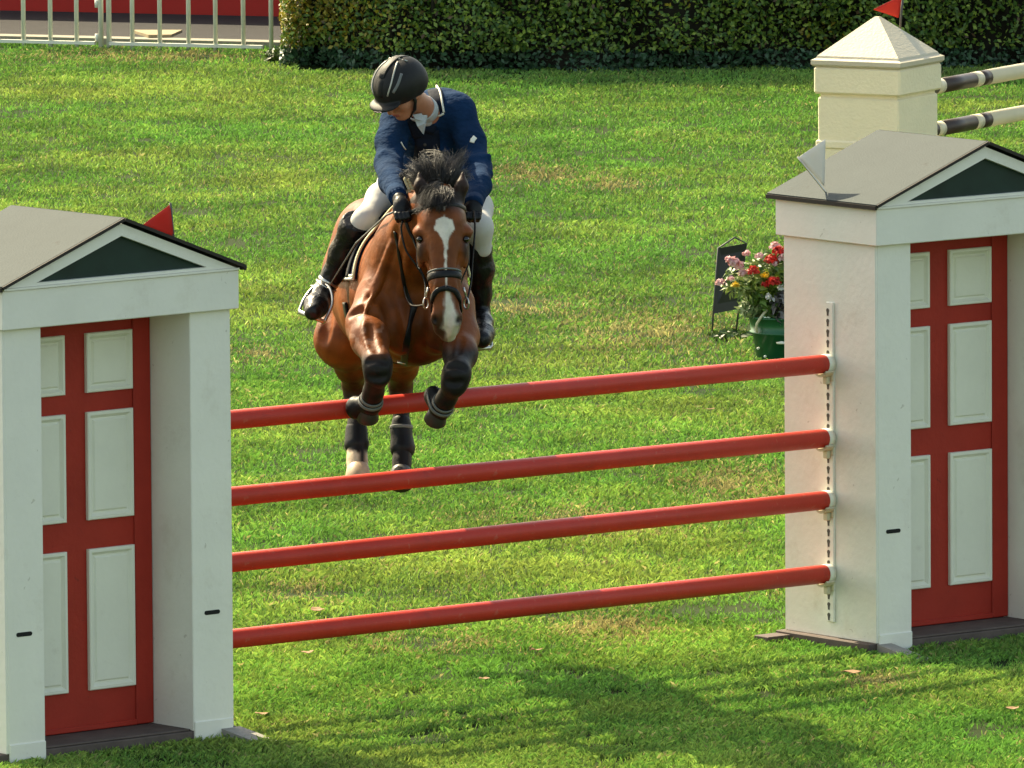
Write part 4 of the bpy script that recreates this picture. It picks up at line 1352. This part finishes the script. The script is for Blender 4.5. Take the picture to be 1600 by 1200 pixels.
# ================================================================== RIDER
SH = {'R': (612, 186, 54.40), 'L': (734, 176, 54.42)}
def torso(b_, r=0.0):
    b_.ell(W(668, 285, 54.98), (.165-r, .13-r, .13-r), k=.08)
    b_.ell(W(672, 250, 54.80), (.155-r, .12-r, .14-r), k=.08)
    b_.ell(W(674, 205, 54.55), (.185-r, .135-r, .155-r), k=.08)
    b_.cone(W(626, 188, 54.45), W(712, 172, 54.47), .084-r, .088-r, .06)
    b_.ell(W(688, 160, 54.58), (.115-r, .10-r, .07-r), k=.07)
    return b_
def arms(b_, r=0.0):
    b_.chain([W(619, 192, 54.42), W(611, 222, 54.33), W(608, 256, 54.22)], [.076-r, .070-r, .060-r], .04)
    b_.chain([W(606, 256, 54.22), W(613, 284, 53.96), W(622, 308, 53.70)], [.064-r, .060-r, .042-r], .035)
    b_.chain([W(718, 178, 54.44), W(736, 222, 54.36), W(747, 262, 54.24)], [.078-r, .066-r, .057-r], .04)
    b_.chain([W(749, 262, 54.24), W(748, 290, 54.04), W(740, 320, 53.84)], [.058-r, .056-r, .042-r], .035)
    return b_
def legs(b_, r=0.0, lower=True):
    b_.chain([W(640, 285, 55.02), W(620, 288, 54.86), W(596, 310, 54.62), W(570, 344, 54.44)], [.108-r, .084-r, .066-r, .054-r], .05)
    b_.chain([W(700, 285, 55.02), W(724, 300, 54.84), W(743, 325, 54.60), W(749, 356, 54.42)], [.115-r, .095-r, .075-r, .060-r], .05)
    if lower:
        b_.chain([W(568, 346, 54.45), W(535, 395, 54.55), W(507, 450, 54.62)], [.060-r, .055-r, .038-r], .04)
        b_.chain([W(750, 356, 54.42), W(752, 420, 54.52), W(751, 490, 54.58)], [.058-r, .055-r, .038-r], .04)
    return b_
# head frame
HC = W(628, 142, 54.15)
hF = unit([-.60, -.60, -.60]); hU = np.array([-.22, -.30, .93]); hU = unit(hU-hF*(hU@hF)); hRt = np.cross(hF, hU)
def hp(f_, r_, u_): return HC+hF*f_+hRt*r_+hU*u_
HRm = np.stack([hF, hRt, hU])
body = Body(0.006)
torso(body, .018); arms(body, .014); legs(body, .012)
body.ell(hp(0, 0, .03), (.098, .076, .095), HRm, k=.03)
body.ell(hp(.030, 0, -.045), (.066, .058, .075), HRm, k=.03)
body.ell(hp(.055, 0, -.098), (.036, .034, .024), HRm, k=.025)        # chin
body.cone(hp(.098, 0, .005), hp(.118, 0, -.035), .011, .015, .015)   # nose
body.ell(hp(.088, 0, -.068), (.018, .028, .012), HRm, k=.012)        # lips
for s_ in (-1, 1):
    body.ell(hp(.088, s_*.030, .004), (.016, .017, .012), HRm, k=.01, sub=True)
    body.ell(hp(.080, s_*.031, .003), (.012, .013, .011), HRm, k=.006)
    body.ell(hp(.060, s_*.045, -.03), (.03, .022, .022), HRm, k=.03)
    body.ell(hp(-.008, s_*.078, -.015), (.024, .010, .034), HRm, k=.008)   # ears
    body.ell(hp(-.004, s_*.088, -.013), (.012, .006, .018), HRm, k=.006, sub=True)
body.cone(hp(-.030, 0, -.06), W(668, 176, 54.42), .056, .062, .04)
bv, bf = body.mesh()
q = bv-HC
lf, lr, lu = q@hF, q@hRt, q@hU
bcol = np.tile(np.array([0.42, 0.170, 0.095]), (len(bv), 1))
msk = (np.abs(lu+.068) < .007) & (lf > .07) & (np.abs(lr) < .024); bcol[msk] = (.30, .075, .06)
msk = (np.abs(lu-.004) < .006) & (lf > .07) & (np.abs(np.abs(lr)-.031) < .011); bcol[msk] = (.05, .03, .025)
msk = (np.abs(lu-.024) < .005) & (lf > .06) & (np.abs(np.abs(lr)-.031) < .02); bcol[msk] = (.09, .05, .035)
msk = (lf < -.02) & (lu > -.05) & (np.linalg.norm(q, axis=1) < .16); bcol[msk] = (.05, .035, .028)
person = obj('person', bv, bf, 'skin', None, True, base=tuple(W(650, 330, 54.8)), col=bcol)
tag(person, 'rider in navy jacket, white breeches and black helmet leaning over the horse, looking down', 'person')
# jacket
jb = Body(0.006); torso(jb); arms(jb)
for (a, b2, r_) in (((600, 240, 54.17), (622, 250, 54.15), .018), ((600, 262, 54.12), (624, 266, 54.12), .016), ((604, 278, 53.97), (626, 276, 53.97), .014), ((735, 248, 54.2), (764, 244, 54.22), .016), ((732, 270, 54.13), (766, 272, 54.16), .016), ((735, 290, 54.0), (762, 292, 54.02), .014), ((650, 225, 54.43), (700, 235, 54.42), .02), ((655, 245, 54.55), (705, 252, 54.55), .02)):
    jb.cone(W(*a), W(*b2), r_, r_*.7, .03)                           # folds of the cloth
jb.ell(W(668, 290, 55.02), (.18, .15, .10), k=.06)
jb.cone(W(690, 282, 55.0), W(722, 286, 54.90), .125, .112, .05)
jb.cone(W(645, 285, 55.0), W(626, 288, 54.92), .118, .100, .05)
jb.cone(hp(-.03, 0, -.05), W(672, 178, 54.40), .034, .042, .02, sub=True)
jv, jf = jb.mesh()
jk = obj('jacket', jv, jf, 'jacket', person, True)
JB = bvh_of(jv, jf)
# shirt collar and stock, coat collar, piping, armband, buttons
def nstrap(name, pts, width, m, parent, thick=.006, lift=.003, smooth=5):
    L = smooth_line([W(*p) for p in pts], smooth)
    P = []; N = []
    for q_ in L:
        a, n_ = near(JB, q_, lift); P.append(a); N.append(n_)
    wd = width if np.isscalar(width) else list(np.interp(np.linspace(0, 1, len(P)), np.linspace(0, 1, len(width)), width))
    return MB().strap(P, N, wd, thick).build(name, m, parent, True)
yk = 54.33
nk0, nk1 = hp(-.030, 0, -.06), W(668, 176, 54.42)
PB = bvh_of(bv, bf)
loop(PB, lerp(nk0, nk1, .80), nk1-nk0, .058, .006, 'shirt_collar', 'shirt', jk, .11, 32)
tri = [W(646, 181, 54.245), W(667, 180, 54.29), W(664, 194, 54.27), W(661, 209, 54.30), W(653, 198, 54.25)]
tn = np.array([-.2, -1, .25])
MB().add([p+unit(tn)*.012 for p in tri]+[p-unit(tn)*.02 for p in tri], [(0, 1, 2, 3, 4), (9, 8, 7, 6, 5)]+[(i_, i_+5, (i_+1) % 5+5, (i_+1) % 5) for i_ in range(5)]).build('stock_tie', 'shirt', jk)
MB().add([p+unit(tn)*.020 for p in (W(646, 180, 54.245), W(660, 178, 54.26), W(663, 190, 54.25), W(650, 187, 54.24))]+[p+unit(tn)*.012 for p in (W(646, 180, 54.245), W(660, 178, 54.26), W(663, 190, 54.25), W(650, 187, 54.24))], [(0,1,2,3),(7,6,5,4),(0,4,5,1),(1,5,6,2),(2,6,7,3),(3,7,4,0)]).build('collar_point', 'shirt', jk)
shb = Body(.006); shb.cone(W(660, 172, 54.38), W(664, 184, 54.40), .046, .048, .02)
v, f = shb.mesh(); obj('shirt', v, f, 'shirt', jk, True)
proj_strap('dark_front_strip', [(666, 205), (668, 225), (666, 245), (662, 262)], .12, jk, 'collar', .004, JB)  # darker strip laid over the jacket front
proj_strap('collar', [(679, 142), (683, 156), (683, 172), (675, 188), (667, 206)], .066, jk, 'collar', .010, JB)
proj_strap('lapel', [(642, 186), (646, 200), (654, 214)], .045, jk, 'collar', .008, JB)
proj_strap('collar_piping', [(679, 134), (687, 144), (691, 160), (694, 176)], .009, jk, 'pipe', .014, JB)
proj_strap('lapel_piping', [(694, 177), (687, 181), (677, 184)], .009, jk, 'pipe', .014, JB)
proj_strap('front_edge_piping', [(626, 222), (630, 230), (638, 239)], .005, jk, 'pipe', .004, JB)
nstrap('arm_badge', [(735, 209, 54.2), (746, 206, 54.25)], .022, 'pipe', jk, .003, .002)
for (px_, py_) in ((664, 226), (667, 240)):
    h_ = hit(JB, px_, py_, .002)
    if h_: MB().tube([h_[0], h_[0]+h_[1]*.005], .008, 10).build('button', 'wire', jk, True)
for s_, (a, b2) in (('R', ((618, 300, 53.775), (623, 310, 53.69))), ('L', ((741, 314, 53.87), (739, 322, 53.80)))):
    MB().tube([W(*a), W(*b2)], [.047, .044], 16).build('cuff', 'jacket', jk, True)
# breeches
lb = Body(0.006); legs(lb, 0, False); lb.ell(W(668, 290, 55.08), (.165, .15, .11), k=.06)
lb.chain([W(570, 344, 54.44), W(560, 356, 54.46)], [.054, .050], .04); lb.chain([W(749, 356, 54.42), W(752, 388, 54.46)], [.060, .050], .04)
v, f = lb.mesh(); obj('breeches', v, f, 'breeches', person, True)
# boots
def boot(shin, rads, foot, frads, clip):
    b2 = Body(0.005)
    b2.chain([W(*p) for p in shin], rads, .03)
    b2.chain([W(*p) for p in foot], frads, .03)
    v, f = b2.mesh(0.0, clip)
    o = obj('boot', v, f, 'bootleather', person, True)
    B2 = bvh_of(v, f)
    return o, B2
bR, BRv = boot([(578, 320, 54.38), (554, 356, 54.47), (535, 395, 54.55), (520, 428, 54.60), (507, 450, 54.60)], [.078, .071, .062, .048, .044],
      [(507, 452, 54.60), (502, 462, 54.54), (494, 478, 54.44), (489, 487, 54.36)], [.046, .054, .054, .042], [(W(561, 342, 54.45), unit(W(578, 320, 54.38)-W(554, 356, 54.47)+np.array([-.05, 0, 0])))])
bL, BLv = boot([(740, 330, 54.46), (747, 385, 54.48), (752, 420, 54.52), (752, 460, 54.56), (751, 490, 54.57)], [.062, .062, .060, .046, .040],
      [(752, 492, 54.57), (753, 505, 54.46), (754, 522, 54.32), (753, 530, 54.22)], [.042, .050, .052, .044], [(W(748, 366, 54.44), unit(np.array([.75, -.1, .75])))])
loop(BRv, W(513, 440, 54.60), W(507, 450, 54.60)-W(520, 428, 54.60), .014, .004, 'spur_strap', 'steel', bR, .2)
loop(BRv, W(510, 446, 54.60), W(507, 450, 54.60)-W(520, 428, 54.60), .007, .006, 'spur', 'steel', bR, .2)
MB().tube([W(500, 447, 54.66), W(486, 447, 54.72)], .006, 8).build('spur_neck', 'steel', bR, True)
# piping on the calf
# gloves with five fingers
def glove(c_, along, across, back, sgn):
    along, across, back = unit(along), unit(across), unit(back)
    b2 = Body(.004)
    R_ = np.stack([along, across, back])
    b2.ell(c_, (.046, .040, .022), R_, k=.015)
    b2.cone(c_-along*.065, c_-along*.02, .033, .030, .02)
    for i, (o_, L_) in enumerate(((-.030, .030), (-.010, .034), (.010, .032), (.029, .026))):
        k0 = c_+along*.036+across*o_+back*.006
        k1 = k0+along*L_*.8-back*.012
        k2 = k1-back*.034-along*.002
        k3 = k2-along*.026+back*.004
        b2.chain([k0, k1, k2, k3], [.0115, .0105, .0095, .008], .006)
    t0 = c_-along*.012-across*sgn*.034-back*.006
    t1 = t0+along*.034-across*sgn*.010-back*.016
    b2.chain([t0, t1, t1+along*.026+across*sgn*.014-back*.010], [.014, .011, .009], .008)
    v, f = b2.mesh()
    return obj('glove', v, f, 'leather', person, True)
gR = glove(W(627, 326, 53.625), W(631, 350, 53.56)-W(622, 308, 53.70), (.95, -.25, .1), (-.1, -.85, .45), -1)
gL = glove(W(740, 328, 53.79), W(738, 345, 53.72)-W(740, 318, 53.84), (.95, .25, -.1), (.15, -.85, .45), 1)
# helmet
hb_ = Body(.005)
hb_.ell(hp(-.004, 0, .052), (.142, .116, .112), HRm, k=.02)
hb_.ell(hp(-.058, 0, .015), (.088, .104, .080), HRm, k=.03)
hb_.ell(hp(.125, 0, .022), (.060, .090, .014), HRm, k=.012)
clipP = hp(0, 0, .000)
hb_.ell(hp(.045, 0, -.060), (.110, .098, .078), HRm, k=.01, sub=True)
v, f = hb_.mesh()
hel = obj('helmet', v, f, 'helmet', person, True)
HLB = bvh_of(v, f)
def hstrap(name, pts, width, m, thick=.004, lift=.001, n_=5):
    P = []; N = []
    for q_ in smooth_line([hp(*p) for p in pts], n_):
        a, nn_ = near(HLB, q_, lift); P.append(a); N.append(nn_)
    return MB().strap(P, N, width, thick).build(name, m, hel, True)
for s_ in (-1, 1):
    hstrap('vent_rim', [(.125, s_*.045, .075), (.09, s_*.062, .12), (.03, s_*.055, .155), (-.03, s_*.035, .168)], .007, 'helmet_trim')
    hstrap('vent_mesh', [(.11, s_*.074, .085), (.07, s_*.088, .11), (.02, s_*.085, .135)], .013, 'strap_grey')
hstrap('centre_panel', [(.135, 0, .07), (.10, 0, .125), (.03, 0, .17), (-.05, 0, .165), (-.11, 0, .12)], .040, 'helmet')
hstrap('crown_rim', [(-.06, -.06, .14), (-.05, 0, .16), (-.06, .06, .14)], .007, 'helmet_trim')
hstrap('visor_edge', [(.16, -.06, .02), (.188, 0, .02), (.16, .06, .02)], .006, 'helmet')
for s_ in (-1, 1):
    MB().strap([hp(.015, s_*.088, .01), hp(.018, s_*.080, -.04), hp(.030, s_*.062, -.085), hp(.045, s_*.025, -.122), hp(.048, 0, -.126)], [np.array(hRt*s_)]*3+[-hU]*2, .020, .004).build('chin_strap', 'leather', hel, True)
# stirrups (parts of the saddle)
def stirrup(top, pts, tread):
    L = smooth_line([W(*p) for p in pts], 6)
    MB().tube(L, .0075, 8).build('stirrup_iron', 'steel', sad, True)
    a, b2 = W(*tread[0]), W(*tread[1])
    MB().tube([a, b2], .011, 8).build('stirrup_tread', 'steel', sad, True)
    MB().strap([W(*p) for p in top], [np.array([-1., -.5, 0])]*len(top), .022, .005).build('stirrup_leather', 'leather', sad, True)
stirrup([(580, 330, 54.68), (556, 372, 54.70), (530, 415, 54.70), (506, 447, 54.56)],
        [(467, 487, 54.42), (476, 466, 54.47), (490, 449, 54.52), (504, 444, 54.54), (516, 452, 54.50), (519, 475, 54.44), (507, 503, 54.38)], ((467, 487, 54.42), (507, 503, 54.38)))
stirrup([(740, 345, 54.70), (748, 410, 54.68), (749, 490, 54.55)],
        [(736, 546, 54.36), (738, 515, 54.42), (744, 496, 54.48), (754, 492, 54.48), (763, 502, 54.45), (768, 520, 54.42), (768, 543, 54.36)], ((736, 546, 54.36), (768, 543, 54.36)))
# whip
m = MB().tube([W(618, 330, 53.64), W(604, 336, 53.85), W(556, 380, 54.18), W(515, 446, 54.30)], [.0055, .0055, .0045, .003], 6)
tag(m.build('riding_whip', 'strap_grey', None, True), 'thin dark riding whip held along the boot of the rider', 'whip')

# ================================================================== FALLEN LEAVES
def dead(px_, py_, s_, label, seed):
    rr = np.random.default_rng(seed)
    p = G(px_, py_); p[2] = .035
    v = []; n_ = 9
    for i in range(n_):
        t_ = 2*math.pi*i/n_
        r_ = s_*(.7+.5*rr.random())
        v.append(p+np.array([r_*math.cos(t_), r_*math.sin(t_)*1.2, .010*rr.random()+.006*abs(math.cos(t_))]))
    v.append(p+np.array([0, 0, .006])); k_ = len(v)
    v += [q_-np.array([0, 0, .002]) for q_ in v]
    f = [(i, (i+1) % n_, n_) for i in range(n_)]+[((i+1) % n_+k_, i+k_, n_+k_) for i in range(n_)]+[(i, i+k_, (i+1) % n_+k_, (i+1) % n_) for i in range(n_)]
    tag(obj('fallen_leaf', v, f, 'dead', None), label, 'leaf', 'dry leaves on the lawn')
for i, (a, b2, s_, lab) in enumerate(((497, 964, .035, 'dry brown leaf touching the lowest rail near the towerless wing'), (480, 1032, .035, 'dry leaf on the grass below the lowest rail near its hidden end'),
        (757, 1073, .03, 'dry leaf at the edge of the horse shadow'), (1110, 650, .03, 'dark reddish leaf under the top rail below the sign stand'),
        (410, 1128, .032, 'dry leaf beside the foot board of the towerless wing'), (838, 1028, .03, 'pale leaf on the sunny grass under the middle of the lowest rail'),
        (1330, 1063, .05, 'large pale dry leaf in front of the wing with the white pennant'), (1582, 1120, .03, 'small dry leaf in the corner below the red door with the tower'))):
    dead(a, b2, s_, lab, i)

# ================================================================== GRASS
def grass_zone(y0, y1, dens, h0, h1, wid, seed):
    rr = np.random.default_rng(seed)
    xm = 1.6+0.045*(y1)                                      # half width of the strip
    area = 2*xm*(y1-y0)
    n = int(area*dens)
    x = rr.uniform(-xm, xm, n); y = rr.uniform(y0, y1, n)
    # none through the wings' base plates, tower or tub, none beyond the railings
    def inside(o, a0, a1, b0, b1):
        c_, s_ = math.cos(-o.rotation_euler.z), math.sin(-o.rotation_euler.z)
        dx, dy = x-o.location.x, y-o.location.y
        u = c_*dx-s_*dy; v = s_*dx+c_*dy
        return (u > a0) & (u < a1) & (v > b0) & (v < b1)
    bad = inside(WL, -.0, WW+.0, .0, DD) | inside(WR, -.0, WW+.0, .0, DD) | inside(tow, -TWs, 0, 0, TWs)
    bad |= np.hypot(x-TU[0], y-TU[1]) < .18
    fo = (x-FA[0])*fn[0]+(y-FA[1])*fn[1]
    bad |= fo > .42
    bad |= (x > HX0+.1) & (y > HY+.25)
    big = noise2(x, y, 101, .55); mid = noise2(x, y, 102, 1.9); fine = noise2(x, y, 103, 6.0)
    tuf = noise2(x*1.0, y*.5, 104, 9.0)
    thin = (mid*.4+fine*.6) < .26
    bad |= thin & (rr.random(n) < .78)
    bad |= (noise2(x, y, 131, 4.2) > .93) & (rr.random(n) < .9)
    ok = ~bad
    x, y, big, mid, fine, tuf = x[ok], y[ok], big[ok], mid[ok], fine[ok], tuf[ok]
    n = len(x)
    h = (h0+(h1-h0)*rr.random(n))*(.60+.50*tuf+.30*(mid-.4))
    az = rr.uniform(0, 2*math.pi, n)+0.0
    lean = rr.uniform(.15, 1.1, n)
    dx = np.cos(az)+.35; dy = np.sin(az)*.8; L_ = np.hypot(dx, dy); dx /= L_; dy /= L_
    wv = wid*rr.uniform(.7, 1.3, n)
    pa = rr.uniform(0, math.pi, n)
    wx, wy = np.cos(pa)*wv/2, np.sin(pa)*wv/2*.5
    B = np.stack([x, y, np.zeros(n)], 1)
    mx, my = x+dx*lean*h*.30, y+dy*lean*h*.30
    tx, ty = x+dx*lean*h*.9, y+dy*lean*h*.9
    V = np.stack([np.stack([x-wx, y-wy, np.full(n, -.002)], 1), np.stack([x+wx, y+wy, np.full(n, -.002)], 1),
                  np.stack([mx+wx*.8, my+wy*.8, h*.62], 1), np.stack([tx, ty, h*(1-.22*lean)], 1)], 1).reshape(-1, 3)
    i = np.arange(n, dtype=np.int64)*4
    F = np.concatenate([np.stack([i, i+1, i+2], 1), np.stack([i, i+2, i+3], 1)])
    # colours: fresh green, olive and straw blades in drifts
    t = np.clip(.25+.9*(big-.5)+.8*(mid-.5)+rr.normal(0, .22, n), 0, 1)[:, None]
    cA = np.array([.108, .262, .040]); cB = np.array([.280, .368, .070])
    c_ = cA*(1-t)+cB*t
    px_, py_ = proj(np.stack([x, y, np.zeros(n)], 1))
    dry = np.zeros(n)
    for (a, b_, ra, rb) in ((835, 275, 70, 14), (960, 290, 60, 10), (470, 930, 60, 16), (395, 555, 40, 12), (1020, 520, 120, 40), (1370, 1065, 60, 14), (950, 985, 80, 20), (230, 90, 160, 9), (560, 480, 50, 16), (900, 820, 130, 22), (660, 1010, 100, 14), (1150, 760, 90, 25), (820, 480, 60, 14)):
        dry += .75*np.exp(-((px_-a)/ra)**2-((py_-b_)/rb)**2)
    dry = np.clip(dry*(.3+1.4*fine)+.10*(fine > .72)+.012, 0, .9)
    s_ = (rr.random(n) < dry)[:, None]
    straw = np.array([.36, .32, .12])*(.6+.6*rr.random((n, 1)))
    c_ = np.where(s_, straw, c_)
    patch = .62+.45*noise2(x, y, 111, 1.2)+.45*noise2(x, y*.8, 112, 3.4)
    c_ = c_*(.50+.95*rr.random((n, 1)))*patch[:, None]
    return V, F, np.repeat(c_, 4, 0)
Vs, Fs, Cs = [], [], []
k = 0
for z_ in ((50.2, 56.5, 6000, .024, .052, .0040, 1), (56.5, 68, 3300, .024, .050, .0055, 2), (68, 92, 1800, .024, .048, .0076, 3)):
    v, f, c_ = grass_zone(*z_)
    Vs.append(v); Fs.append(f+k); Cs.append(c_); k += len(v)
go = quickmesh('grass', np.concatenate(Vs), np.concatenate(Fs), 'grass', np.concatenate(Cs), base=(0, 55, 0))
tag(go, 'short sunlit green lawn with straw patches', 'grass', kind='stuff')
